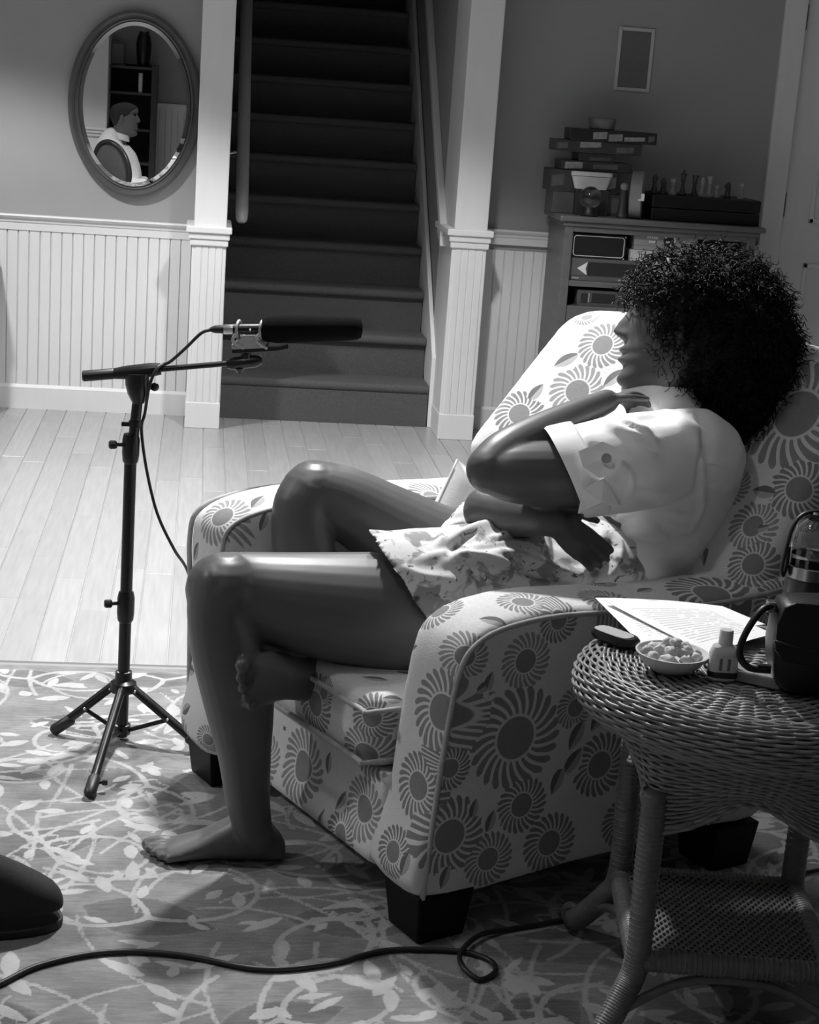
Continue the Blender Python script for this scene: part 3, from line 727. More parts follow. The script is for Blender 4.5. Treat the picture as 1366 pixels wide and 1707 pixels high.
def skin_mat(v=.13, name='brown_skin', rough=.43):
    m, nt, bs = newmat(name); vec = coord(nt, 'Object'); n = noise(nt, vec, 22, 4); n2 = noise(nt, vec, 260, 2)
    setcol(nt, bs, mathn(nt, 'MULTIPLY', mathn(nt, 'MULTIPLY_ADD', n, .35, .82), v))
    bs.inputs['Roughness'].default_value = rough; bs.inputs['Specular IOR Level'].default_value = .55
    bs.inputs['Subsurface Weight'].default_value = .0
    bump(nt, bs, n2, .08, .001); return m

# ------------------------------------------------------------------ the woman in the armchair
wo = empty('person', wor(.45, .38, .39), 'woman in a white shirt and patterned shorts sitting sideways in the floral armchair, arms crossed', 'person')
B = MB()
LV = np.array([-.834*0, 0, 0])
tow = -FW                                                # towards the camera
# near leg
limb(B, [(pv(890,985,.31),.095),(pv(800,1008,.305),.112),(pv(700,1024,.31),.113),(pv(600,1016,.335),.103),(pv(500,1003,.365),.088),(pv(420,990,.39),.074),(pv(372,983,.395),.066)], 28)
limb(B, [(pv(375,980,.385),.063),(pv(366,1015,.385),.056),(pv(376,1075,.382),.061),(pv(392,1130,.38),.065),(pv(401,1190,.376),.059),(pv(408,1260,.37),.047),(pv(413,1330,.365),.040),(pv(421,1372,.364),.035),(pv(432,1396,.366),.029)], 24)
B.ell(pv(360,970,.385), nrm(RT)*.034, FW*.05, UP*.040)                                      # kneecap
B.ell(pv(410,1150,.382), nrm(RT)*.052, FW*.045, UP*.085)                                   # calf
B.ell(pv(438,1088,.385), nrm(RT)*.04, FW*.04, UP*.04); B.ell(pv(476,1096,.39), nrm(RT)*.035, FW*.03, UP*.022)
hl = pv(474,1446,.362); hl = np.array([hl[0], hl[1], .0125])
tip = onZ(262,1428,.012)
foot(B, hl, (tip-hl)*(1,1,0), np.array([0,0,1.]), np.array([0,1.,0]), .245)
# far leg: knee up, shin passing under the near thigh, sole to the viewer
limb(B, [(pv(830,960,.50),.115),(pv(735,925,.53),.097),(pv(650,880,.57),.083),(pv(575,838,.60),.070),(pv(524,818,.615),.060)], 26)
limb(B, [(pv(519,822,.615),.060),(pv(503,850,.612),.056),(pv(506,910,.60),.060),(pv(515,970,.565),.055),(pv(530,1050,.50),.042),(pv(548,1105,.42),.036),(pv(560,1125,.39),.034)], 24)
B.ell(pv(514,812,.612), nrm(RT)*.040, FW*.045, UP*.038)
h2 = pv(592,1150,.335); t2 = pv(370,1136,.285)
foot(B, h2, t2-h2, FW*1.0+UP*.12, UP-RT*.05, .27, curl=.012, wd=1.06)
# trunk and neck under the shirt
limb(B, [(pv(930,968,.33),.105),(pv(1015,915,.30),.09),(pv(1085,830,.285),.10),(pv(1120,750,.285),.09),(pv(1130,700,.285),.06),(pv(1128,650,.29),.048),(pv(1130,600,.29),.048)], 24)
limb(B, [(pv(1125,742,.17),.06),(pv(1125,735,.40),.06)], 16)
# near arm: elbow forward, forearm back up to the chin
limb(B, [(pv(1110,752,.16),.060),(pv(1020,782,.17),.062),(pv(930,790,.19),.060),(pv(860,788,.215),.054),(pv(818,784,.235),.043)], 22)
limb(B, [(pv(815,782,.235),.041),(pv(842,757,.24),.042),(pv(885,731,.245),.038),(pv(945,700,.25),.031),(pv(990,679,.25),.025),(pv(1012,669,.25),.0225)], 20)
hand(B, pv(1008,671,.25), RT*.72+UP*.22+FW*.66, UP*.9-RT*.3, RT+UP*.3, (.45,.5,.55,.6), .72)
# far arm folded under it, hand on her near side
limb(B, [(pv(1090,750,.42),.06),(pv(960,800,.43),.056),(pv(850,838,.39),.050),(pv(815,850,.35),.045)], 20)
limb(B, [(pv(812,851,.35),.045),(pv(845,856,.31),.046),(pv(885,860,.24),.038),(pv(915,868,.19),.029),(pv(930,873,.175),.026)], 20)
hand(B, pv(926,872,.175), RT*.80-UP*.58+FW*.25, tow+UP*.25, UP*.6+RT*.6, (.16,.2,.22,.26), .84, spread=.04)
# head
HC = pv(1118, 560, .285); HF_ = nrm(-RT*.97 + FW*.16 + UP*.14); HU = nrm(UP + RT*.16)
hf, hlat, hu = head(B, HC, HF_, HU, 1.0)
V, F, N = remesh(B, .0037, 4, .5)
SKIN = skin_mat(.085)
body = mk('body', (V, F), SKIN, wo, smooth=180)
eyeM = G(.25, .3, var=.02, name='eye_white'); irisM = G(.01, .1, name='iris')
for sg in (-1, 1):
    e = HC + hf*.0625 + hlat*sg*.030 + hu*.036
    q = mk('eye', MB().ball(e, .0125, 14, 10), eyeM, wo, smooth=180)
    mk('iris', MB().ell(e+hf*.0085, hf*.0045, hlat*.0055, hu*.0055, 12, 8), irisM, q, smooth=180)
    mk('eyebrow', MB().tube([HC+hf*x_+hlat*sg*y_+hu*z_ for x_, y_, z_ in ((.088,.014,.050),(.084,.03,.056),(.068,.048,.052))], [.002,.0032,.0015], 8), G(.01, .8, name='dark_hair'), wo, smooth=180)
LIP = skin_mat(.11, 'lips', .3)

# hair: a dark curly mass, then curls standing out of it
HAIR = G(.006, .55, spec=.22, var=.5, scale=40, name='curly_black_hair')
H = MB()
blobs = [(1180,548,.285,.150,.140,.142),(1205,610,.285,.148,.14,.140),(1222,680,.28,.118,.13,.122),(1248,735,.28,.070,.10,.075),(1266,752,.27,.040,.08,.050),(1128,500,.29,.082,.115,.080)]
for px, py, v, a, b_, c in blobs: H.ell(pv(px,py,v), RT*a, FW*b_, UP*c, 24, 16)
V, F, N = remesh(H, .010, 4, .5)
nz = rng.normal(0, 1, len(V)); V = V + N*(nz*.0035)[:, None]
mass = mk('hair', (V, F), HAIR, wo, smooth=180)
C_ = MB(); cnt = 0
d_ = V - CP; z_ = d_@FW; ix = 683+FPX*(d_@RT)/z_; iy = 853.5-FPX*(d_@UP)/z_
sel = rng.permutation(len(V))
VV = []; FF = []
hcen = pv(1190,590,.285)
for i in sel:
    if cnt > 4200: break
    p = V[i]; n = N[i]
    if ix[i] < 1095 and iy[i] > 500: continue
    if n[1] > .55: continue                                # not behind
    cnt += 1
    drop = .35 + .5*(iy[i]-420)/380
    dirv = nrm(n*(.9-.4*rng.random()) + np.array([0,0,-1.])*drop*rng.uniform(.2,1.2) + rng.normal(0,.35,3))
    L = rng.uniform(.022,.05); rad = rng.uniform(.003,.0065); turns = rng.uniform(1.2,3.0)
    a = nrm(np.cross(dirv, rng.normal(0,1,3))); b_ = np.cross(dirv, a); m = 13
    t = np.linspace(0, 1, m); ph = rng.uniform(0,6.28); sgn = rng.choice((-1,1))
    P = p - n*.006 + np.outer(t*L, dirv) + rad*np.outer(np.cos(ph+sgn*t*turns*6.28)*np.minimum(t*3,1), a) + rad*np.outer(np.sin(ph+sgn*t*turns*6.28)*np.minimum(t*3,1), b_)
    P[:,2] -= .010*t*t*drop
    T = np.gradient(P, axis=0); T /= np.linalg.norm(T, axis=1)[:,None]; ra = np.cross(T, n+1e-4); ra /= np.linalg.norm(ra, axis=1)[:,None]+1e-9; rb = np.cross(T, ra)
    rr_ = .0017*(1-.6*t)[:,None]
    base_ = len(VV)*0
    k0 = sum(len(q) for q in VV[-1:])*0
    VV.append(np.stack([P+ra*rr_, P-ra*.5*rr_+rb*.87*rr_, P-ra*.5*rr_-rb*.87*rr_], 1).reshape(-1,3))
nc = len(VV); m = 13; VVs = np.vstack(VV)
i0 = (np.arange(nc)*m*3)[:,None] + (np.arange(m-1)*3)[None,:]
Fq = np.stack([np.stack([i0+j, i0+(j+1)%3, i0+3+(j+1)%3, i0+3+j], -1) for j in range(3)], 2).reshape(-1,4)
me = bpy.data.meshes.new('curls'); M_ = np.array(root_mat(wo).inverted()); Lc = VVs@M_[:3,:3].T+M_[:3,3]
me.from_pydata(Lc.tolist(), [], Fq.tolist()); me.update(); me.materials.append(HAIR); me.polygons.foreach_set('use_smooth', [True]*len(me.polygons))
cu = bpy.data.objects.new('curls', me); col.objects.link(cu); cu.parent = mass; cu['kind'] = 'stuff'

# clothes ---------------------------------------------------------
def seg_d(P, A, Bq):
    ab = Bq-A; t = np.clip(((P-A)@ab)/(ab@ab), 0, 1); D = P-(A+t[:,None]*ab); return np.linalg.norm(D, axis=1), t
def fold(V, N, pts, v, wd, amp, fade=True):
    """raise (or sink) cloth along a line given in the picture, kept on the side that faces the camera"""
    d_ = V-CP; z_ = d_@FW; q = np.stack([683+FPX*(d_@RT)/z_, 853.5-FPX*(d_@UP)/z_], 1)
    best = np.full(len(V), 1e9); tt = np.zeros(len(V)); n = len(pts)-1
    P = cr(np.array(pts, float), 5); n = len(P)-1
    for i in range(n):
        d, t = seg_d(q, P[i], P[i+1]); k_ = d < best; best[k_] = d[k_]; tt[k_] = (i+t[k_])/n
    front = np.clip(-(N@nrm(FW))*2.5, 0, 1)
    a = amp*np.exp(-(best/wd)**2)*front
    if fade: a *= np.sin(np.clip(tt, .02, .98)*math.pi)**.5
    return V + N*a[:,None]
def vnoise(P, s, seed=0):
    r_ = np.random.default_rng(seed); out = np.zeros(len(P))
    for i in range(7):
        k_ = r_.normal(0, s, 3); out += np.sin(P@k_ + r_.uniform(0, 6.28))
    return out/3.
SH = MB()
LAT = nrm(CV*.88+CU*.35)
def sect(px, py, v, fb, lt): return (pv(px,py,v), fb, lt)
S_ = [(1030,952,.285,.055,.125),(1052,925,.285,.098,.148),(1076,885,.285,.128,.160),(1095,830,.285,.142,.165),(1112,775,.285,.142,.170),(1128,730,.285,.118,.165),(1128,695,.285,.082,.12),(1118,668,.285,.058,.066)]
P = cr([list(pv(a,b_,c))+[d,e/d] for a, b_, c, d, e in S_], 5)
SH.tube(P[:,:3], P[:,3], 36, lat=LAT, el=P[:,4])
limb(SH, [(pv(1150,748,.17),.082),(pv(1165,765,.175),.088)], 20); SH.ball(pv(1150,750,.40), .085, 20, 12)
# near sleeve, open at the cuff
e1 = pv(940,788,.18)
def ringat(c, nx, r, rl, n=32):
    nx = nrm(nx); a = nrm(UP - nx*(UP@nx)); b_ = np.cross(nx, a); return [c + r*math.cos(t)*a + rl*math.sin(t)*b_ for t in np.arange(n)*2*np.pi/n]
ax_end = nrm(-RT*.91 - UP*.41)                        # cuff opening looks left and slightly down
mid = [(pv(1150,752,.165), -RT, .083, .088), (pv(1085,768,.165), -RT*.98-UP*.2, .088, .088), (pv(1030,776,.168), -RT*.96-UP*.28, .087, .086), (pv(985,783,.173), -RT*.93-UP*.36, .084, .082), (pv(945,788,.182), ax_end, .083, .077)]
rg = [ringat(c, nx, r, rl) for c, nx, r, rl in mid]
for c, r in ((pv(946,788,.182), .076), (pv(985,784,.173), .066), (pv(1030,778,.168), .03)): rg.append(ringat(c, ax_end, r, r*.92))
SH.rings(rg)
# far sleeve
limb(SH, [(pv(1120,750,.39),.085),(pv(1040,775,.42),.076),(pv(985,795,.43),.07)], 20)
V, F, N = remesh(SH, .0052, 3, .5)
V = V + N*(vnoise(V, 26, 3)*.0022)[:,None]
for pts, wd, amp in (([(1010,690),(1060,712),(1100,742)], 9, .010), ([(1030,700),(1085,718)], 6, .006), ([(1045,735),(1075,752),(1098,760)], 7, .007),
                     ([(1165,745),(1172,800),(1168,850),(1150,885)], 5, .008), ([(1000,700),(1040,720),(1090,735)], 7, .008), ([(1095,870),(1130,900),(1160,895)], 8, -.008), ([(1030,920),(1060,950),(1090,965)], 9, .008), ([(1110,850),(1140,860),(1165,855)], 7, .005), ([(1060,700),(1090,695),(1120,700)], 7, -.006), ([(1130,700),(1155,725),(1166,748)], 9, .004), ([(1040,815),(1075,812),(1110,828)], 12, .010), ([(1060,835),(1095,838),(1120,830)], 8, -.006),
                     ([(1025,905),(1060,890),(1120,880),(1160,885)], 10, .008), ([(1040,890),(1075,905),(1130,912)], 10, -.010), ([(1040,915),(1080,930),(1140,925)], 14, .008), ([(1020,880),(1060,862),(1100,862)], 7, -.006),
                     ([(1170,768),(1195,775),(1215,782)], 5, .005), ([(1170,805),(1205,803),(1230,795)], 5, -.004), ([(1060,660),(1120,690),(1200,735)], 6, .004), ([(1015,900),(1045,950),(1080,968)], 8, .006), ([(985,735),(1000,760),(1010,790)], 7, -.006), ([(1035,770),(1050,800),(1045,830)], 9, .006)):
    V = fold(V, N, pts, .2, wd, amp*1.25)
CLOTH = G(.88, .8, spec=.2, var=.04, scale=30, bmp=.25, bscale=420, name='white_cotton')
shirt = mk('shirt', (V, F), CLOTH, wo, smooth=180, label='white short-sleeved cotton shirt')
# turned-up cuff, tab and button
cf = [ringat(pv(a,b_,c), ax_end, r, rl) for a, b_, c, r, rl in ((985,778,.173,.088,.084),(978,781,.174,.0905,.0865),(945,787,.182,.0885,.082),(940,788,.183,.0855,.079),(946,788,.182,.080,.074))]
mb = MB(); mb.rings(cf, cap=False); cuf = mk('cuff', mb, CLOTH, shirt, smooth=50)
sol = cuf.modifiers.new('solid', 'SOLIDIFY'); sol.thickness = .002
bvs = BVHTree.FromPolygons(V.tolist(), F)
def onshirt(px, py, lift):
    d = Vector(ray(px, py)).normalized(); h = bvs.ray_cast(Vector(CP), d)
    return (np.array(h[0]) if h[0] is not None else pv(px, py, .14)) - np.array(d)*lift
tb = [(965,752),(1005,736),(1042,752),(1034,780),(1000,797),(972,778)]
top = [onshirt(a, b_, .022) for a, b_ in tb]; cmid = onshirt(1005, 765, .025)
mb = MB(); bot = [p + FW*.004 for p in top]
mb.add(top+bot+[cmid], [(i, (i+1)%6, 12) for i in range(6)] + [(i, i+6, (i+1)%6+6, (i+1)%6) for i in range(6)] + [tuple(range(11,5,-1))])
mk('sleeve_tab', mb, CLOTH, shirt)
bt = onshirt(1011, 764, .0275); mk('button', MB().lathe([(.001,.003),(.006,.003),(.0075,.0045),(.009,.004),(.009,0)], bt, 18, ax=tow), G(.35, .3, name='grey_button'), shirt, smooth=40)
fp_ = [(973,815),(1008,796),(1033,842),(1028,862),(964,856)]
top = [onshirt(a, b_, .018) for a, b_ in fp_]; bot = [p + FW*.006 for p in top]; cmid = onshirt(1003, 838, .026)
mk('cuff_fold', MB().add(top+bot+[cmid], [(i, (i+1)%5, 10) for i in range(5)] + [(i, i+5, (i+1)%5+5, (i+1)%5) for i in range(5)] + [tuple(range(9,4,-1))]), CLOTH, shirt, bevel=.001)
# collar: a stiff band folded round the neck
cb = pv(1112, 668, .285)
arc = np.linspace(-200, 85, 30)
R = []
for t in arc:
    t_ = math.radians(t); o_ = hf*math.cos(t_)*-1*.0 + (-RT)*math.cos(t_) + tow*math.sin(t_)*-1
    o_ = (-RT)*math.cos(t_) - tow*math.sin(t_)
    k_ = .075 + .012*math.cos(t_); h_ = .006*math.cos(t_)
    p0 = cb + o_*(k_-.014) - UP*(.012) ; p1 = cb + o_*(k_-.008) + UP*(.020+h_); p2 = cb + o_*k_ + UP*(.021+h_); p3 = cb + o_*(k_+.022) - UP*(.020-.004*math.cos(t_)); p3 = p3 - UP*.016; p4 = cb+o_*(k_+.016)-UP*.038
    R.append([p0, p1, p2, p3, p4])
mk('collar', MB().rings(R), CLOTH, shirt, smooth=40)

ST = MB()
def tubeel(mb, rows, lat, n=34, k=5):
    P = cr([list(pv(a,b_,c))+[r,l] for a, b_, c, r, l in rows], k); mb.tube(P[:,:3], P[:,3], n, lat=lat, el=P[:,4])
tubeel(ST, [(1055,930,.30,.085,1.6),(1000,938,.31,.108,1.4),(930,952,.335,.122,1.3),(860,962,.36,.115,1.35),(800,960,.39,.10,1.4)], LAT)
def legtube(rows, inner, endn):
    rg = []
    for a, b_, c, r, rl, nx in rows: rg.append(ringat(pv(a,b_,c), nx, r, rl, 36))
    for a, b_, c, r in inner: rg.append(ringat(pv(a,b_,c), endn, r, r, 36))
    ST.rings(rg)
en = nrm(-RT*.84 - UP*.55)
legtube([(910,965,.31,.13,.13,-RT),(840,985,.305,.130,.132,-RT*.98-UP*.1),(770,992,.305,.128,.130,-RT*.94-UP*.3),(715,988,.31,.130,.128,-RT*.88-UP*.45),(681,984,.315,.131,.126,en)], [(684,985,.315,.123),(720,1000,.31,.10),(760,1005,.31,.05)], en)
en2 = nrm(-RT*.72 + UP*.69)
legtube([(860,955,.47,.11,.11,-RT),(790,935,.49,.105,.11,-RT*.9+UP*.4),(735,903,.515,.094,.10,en2),(718,893,.522,.092,.098,en2)], [(722,896,.52,.086),(750,915,.51,.06)], en2)
V, F, N = remesh(ST, .0052, 3, .5)
V = V + N*(vnoise(V, 22, 8)*.003 + vnoise(V*np.array([1,1,2.2]), 38, 9)*.0018)[:,None]
for pts, wd, amp in (([(720,915),(780,890),(830,868),(880,860)], 9, .012), ([(760,930),(820,905),(870,880)], 9, .011), ([(800,905),(850,890),(900,885)], 7, -.008), ([(740,940),(850,925),(930,950),(975,965)], 9, .012), ([(850,950),(920,962),(960,968)], 7, -.010),
                     ([(700,930),(760,925),(830,935),(880,960)], 8, .009), ([(960,975),(985,930),(1005,890)], 8, .010), ([(985,965),(1010,925),(1020,900)], 7, -.009), ([(1010,970),(1030,940),(1035,915)], 7, .009), ([(660,940),(700,960),(760,965)], 8, .006), ([(690,985),(740,990),(800,975)], 9, -.005), ([(730,905),(745,880),(775,870)], 6, .009), ([(745,925),(775,895),(800,880)], 6, -.008)):
    V = fold(V, N, pts, .3, wd, amp*1.35)
def shorts_mat():
    m, nt, bs = newmat('print_cotton'); bs.inputs['Roughness'].default_value = .85; bs.inputs['Specular IOR Level'].default_value = .15
    vec = coord(nt, 'Object'); n = noise(nt, vec, 17, 4, .55, .8); n2 = noise(nt, vec, 42, 3, .6, 1.5); n3 = noise(nt, vec, 420, 2)
    v = mix(nt, sstep(nt, n, .50, .60), .62, .27); v = mix(nt, sstep(nt, n2, .60, .68), v, .12); v = mix(nt, sstep(nt, noise(nt, vec, 11, 2), .70, .74), v, .05)
    setcol(nt, bs, v); bump(nt, bs, n3, .2, .001); return m
mk('shorts', (V, F), shorts_mat(), wo, smooth=180, label='pale cotton shorts with a blurred floral print')
# ------------------------------------------------------------------ microphone stand
MY = 3.444; mx, mz0 = -.124, .010
ms = empty('microphone_stand', (mx, MY, mz0), 'black tripod microphone stand with a short boom on the rug', 'stand')
def P3(px, py, Y=MY): return onY(px, py, Y)
hub = np.array([mx, MY, .128])
mk('pole', MB().cyl((mx, MY, .018), (mx, MY, .64), .0125, 18), BLKMET, ms, smooth=40)
tp = P3(231, 655)
mk('upper_pole', MB().cyl((mx, MY, .60), (tp[0], MY, tp[2]), .0105, 18), BLKMET, ms, smooth=40)
for z, r, h in ((.305, .018, .03), (.64, .0175, .028)):
    c = mk('collar', MB().lathe([(.0125,-h*1.2),(r*.92,-h),(r,-h*.5),(r,h*.6),(r*.85,h),(.0105,h)], (mx, MY, z), 20), BLKMET, ms, smooth=30)
    mk('knob', MB().cyl((mx-.012, MY-.004, z+.006), (mx-.03, MY-.008, z+.006), .004, 8).lathe([(.007,0),(.009,.003),(.009,.013),(.006,.016)], (mx-.028, MY-.0075, z+.006), 10, ax=(-1,-.2,0)), BLKMET, c, smooth=30)
cl = P3(226, 706); mk('cable_clip', MB().lathe([(.0115,-.006),(.0135,-.006),(.0135,.006),(.0115,.006)], cl, 16).obox(cl+np.array([-.02,0,-.002]), (.008,0,0), (0,.003,0), (0,0,.004)), BLKMET, ms, smooth=30)
mk('hub', MB().lathe([(.014,-.012),(.026,-.010),(.029,0),(.027,.010),(.018,.016),(.017,.034),(.013,.036)], hub, 22), BLKMET, ms, smooth=30)
low = np.array([mx, MY, .034])
mk('brace_collar', MB().lathe([(.013,-.012),(.018,-.010),(.018,.010),(.013,.012)], low, 18), BLKMET, ms, smooth=30)
for fx, fy in ((95,1214),(151,1318),(338,1247)):
    ft = onZ(fx, fy, .0255); d = nrm(ft-hub); s0 = hub + nrm(d*(1,1,0))*.022
    lg = mk('leg', MB().tube([s0, ft], .0095, 12), BLKMET, ms, smooth=40)
    mk('rubber_foot', MB().tube([ft-d*.04, ft-d*.035, ft+d*.006, ft+d*.012], [.0098,.0125,.0125,.009], 12), BLACK, lg, smooth=40)
    m_ = s0 + (ft-s0)*.5; m_[2] -= .004
    mk('brace', MB().tube([low+nrm(d*(1,1,0))*.016, m_], .0048, 8), BLKMET, ms, smooth=40)
    mk('rivet', MB().ball(s0 + (ft-s0)*.5 + np.array([0,-.0095,0]), .0035, 10, 6), STEEL, ms, smooth=180)
    mk('rivet', MB().ball(s0 + d*.006 + np.array([0,-.0105,0]), .0035, 10, 6), STEEL, ms, smooth=180)
fz = onZ(151,1318,.022); d = nrm(fz-hub); k_ = fz-d*.022
mk('leg_knob', MB().cyl(k_, k_+np.array([.022,0,.002]), .003, 8).cyl(k_+np.array([.018,0,.002]), k_+np.array([.028,0,.002]), .006, 10), BLKMET, ms, smooth=30)
# clamp and boom
q = P3(229, 622); b0 = P3(138, 627); b1 = P3(192, 622); b2 = P3(268, 615); b3 = P3(384, 606); b4 = P3(412, 603)
mk('boom_clamp', MB().tube([P3(231,672), P3(230,655), P3(229,640), P3(229,622)], [.012,.021,.024,.024], 16).tube([P3(190,623), P3(212,621), P3(250,617), P3(268,615)], [.011,.014,.0145,.012], 16), BLKMET, ms, smooth=40)
mk('clamp_knob', MB().cyl(P3(240,648), P3(254,646), .004, 8).ball(P3(258,645), .009, 12, 8), BLKMET, ms, smooth=40)
mk('clamp_knob', MB().cyl(P3(222,650), P3(214,651), .006, 10), BLKMET, ms, smooth=40)
mk('boom_grip', MB().tube([P3(137,627), P3(139,627), P3(188,623), P3(192,622)], [.008,.0112,.0112,.009], 16), BLACK, ms, smooth=40)
mk('boom', MB().cyl(b1, b4, .0058, 14), BLKMET, ms, smooth=40)
mk('boom_tip', MB().tube([P3(378,606.5), P3(386,606), P3(425,602), P3(437,600)], [.009,.013,.013,.008], 14).cyl(P3(410,606), P3(410,590), .011, 12), BLKMET, ms, smooth=40)
mk('tip_knob', MB().tube([P3(399,610), P3(399,614), P3(400,622)], [.006,.011,.004], 12), BLKMET, ms, smooth=40)

mi = empty('microphone', P3(430, 590), 'shotgun microphone with black foam windscreen in a shock mount', 'microphone')
A0, A1 = P3(360, 548), P3(604, 546.5); MD = nrm(A1-A0)
foam = G(.006, 1., spec=.05, var=.4, scale=300, bmp=.8, bscale=500, bdist=.002, name='black_foam')
L = np.linalg.norm(P3(604,546.5)-P3(436,547.5)); fo_ = P3(436, 548)
mk('windscreen', MB().lathe([(.014,0),(.022,.002),(.0265,.012),(.029,.03),(.029,.06),(.027,L*.6),(.0245,L*.9),(.0235,L-.012),(.020,L-.003),(.012,L)], fo_, 32, ax=MD), foam, mi, smooth=50)
mk('barrel', MB().cyl(P3(388,548.5), P3(440,548), .0105, 18), BLKMET, mi, smooth=40)
mk('connector', MB().tube([P3(372,548.7), P3(374,548.7), P3(392,548.5)], [.008,.0098,.0098], 16), STEEL, mi, smooth=40)
mk('cable_boot', MB().tube([P3(350,549.5), P3(358,549), P3(372,548.7)], [.004,.0078,.009], 14), BLACK, mi, smooth=40)
mk('logo_dot', MB().ball(P3(417,549)+np.array([0,-.0095,0]), .003, 10, 6), STEEL, mi, smooth=180)
lyr = G(.35, .35, var=.2, scale=40, name='grey_rubber')
for px in (398, 437):
    c = P3(px, 549); loop = [c + .0175*(math.cos(t)*np.array([.28,.9,0]) + math.sin(t)*np.array([0,0,1.])) for t in np.arange(28)*2*np.pi/28]
    lp = mk('ring_band', MB().tube(loop, .0028, 8, loop=True), lyr, mi, smooth=180)
    for sg in (-1, 1):
        mk('arm', MB().tube(cr([P3(px+sg*3, 552)+np.array([0,sg*.016,0]), P3(px+sg*10, 566)+np.array([0,sg*.017,0]), P3(px+8, 580)+np.array([0,sg*.010,0])], 5), .0032, 8), lyr, lp, smooth=180)
fr = MB().prism([P3(a,b_)+np.array([0,-.012,0]) for a, b_ in ((386,576),(404,560),(426,560),(446,580),(388,582))], (0,.024,0)); mk('mount_body', fr, lyr, mi, bevel=.002)
mk('mount_plate', MB().prism([P3(a,b_)+np.array([0,-.012,0]) for a, b_ in ((386,581),(462,577),(480,573),(481,580),(462,584),(387,588))], (0,.024,0)), BLKMET, mi, bevel=.001)
mk('mount_stud', MB().cyl(P3(412,586), P3(411,598), .008, 12), BLKMET, mi, smooth=40)

CAB = G(.012, .5, name='black_cable')
c1 = cr([P3(352,549.5), P3(335,556), P3(310,580), P3(285,602), P3(272,608)], 8)
mk('microphone_cable', MB().tube(np.vstack([c1, cr([P3(272,608), P3(262,612)+np.array([0,-.018,0]), P3(250,640)+np.array([0,-.022,0]), P3(238,690)+np.array([.004,.0,0]), P3(236,715), P3(244,780), P3(262,855), P3(290,915), P3(312,950,3.52), P3(330,1010,3.62), P3(345,1060,3.68), P3(352,1128,3.80)], 8)[1:]]), .0033, 8), CAB,
   smooth=180, label='thin black cable hanging from the microphone to the floor', cat='cable')
def zc(px, py): p = onZ(px, py, .0155); return p
lp = [(-60,1665),(0,1640),(70,1608),(180,1587),(300,1592),(430,1615),(540,1608),(640,1585),(720,1583),(780,1588),(818,1602),(826,1620),(800,1633),(772,1620),(768,1595),(800,1566),(850,1549),(915,1538),(1000,1520)]
pts = [zc(*p) for p in lp]
for i, p in enumerate(pts):
    if 13 <= i <= 15: p[2] += .008
mk('floor_cable', MB().tube(cr(pts, 7), .0046, 8), CAB, smooth=180, label='thick black cable with a loop snaking across the rug in front', cat='cable')
mk('floor_cable', MB().tube(cr([zc(*p) for p in ((1225,1484),(1262,1476),(1310,1462),(1366,1450),(1420,1440))], 6), .0042, 8), CAB, smooth=180, label='short run of black cable on the rug behind the wicker table', cat='cable')

# ------------------------------------------------------------------ wicker side table
TC = np.array([.848, 2.385, 0.]); TT = .572; TR = .262; TA = math.radians(-8)
def wick(v=.30, rough=.38):
    m, nt, bs = newmat('wicker'); vec = coord(nt, 'Object'); n = noise(nt, vec, 60, 3)
    setcol(nt, bs, mathn(nt, 'MULTIPLY_ADD', n, v*.8, v*.55)); bs.inputs['Roughness'].default_value = rough; return m
WK = wick(.25); WKD = wick(.10, .6); RAT = wick(.15, .4)
tb = empty('wicker_table', TC+np.array([0,0,.011]), 'round woven wicker side table with a lower shelf beside the armchair', 'table')
# woven surface: each weaver goes over and under the stakes
def corner(t, z):                                # squared skirt: outline factor at angle t
    a = (t-TA+math.pi/4) % (math.pi/2) - math.pi/4
    return 1/math.cos(a)
prof = []                                        # (radius, height, squareness 0..1)
for r in np.arange(.03, TR-.036, .0068): prof.append((r, TT-.004, 0))
for a in np.linspace(90, -80, 19): prof.append((TR-.036+.036*math.cos(math.radians(a)), TT-.040+.036*math.sin(math.radians(a)), 0))
for q in np.linspace(0.06, 1, 21): prof.append((TR-.050 - .010*q, TT-.072-.112*q, q))
NST = 60; ns = 300
wv = MB()
def wpt(r, z, sq, t, off):
    c_ = corner(t, z)
    rr_ = r*(1-sq) + sq*(.148*min(c_, 1.32)) + off
    dz = 0.
    if sq > 0:
        a = (t-TA) % (math.pi/2) - math.pi/4      # scalloped lower edge: low at the legs, high between
        dz = sq*sq*(.030-.052*(.5+.5*math.cos(4*a)))
    return TC + np.array([rr_*math.cos(t), rr_*math.sin(t), z+dz])
tt = np.arange(ns)*2*np.pi/ns
VV = []; FFw = []
for i, (r, z, sq) in enumerate(prof):
    nst = NST if r > .16 else (30 if r > .08 else 14)
    flat = i < len(prof)-40
    ph = math.pi*(i % 2)
    w_ = .0024*np.cos(tt*nst/2+ph)
    if flat: P = np.array([wpt(r, z+o, 0, t, 0) for t, o in zip(tt, w_)])
    else: P = np.array([wpt(r, z, sq, t, o) for t, o in zip(tt, w_)])
    wv.tube(P, .0027, 5, loop=True)
mk('woven_cover', wv, WK, tb, smooth=180, kind='stuff')
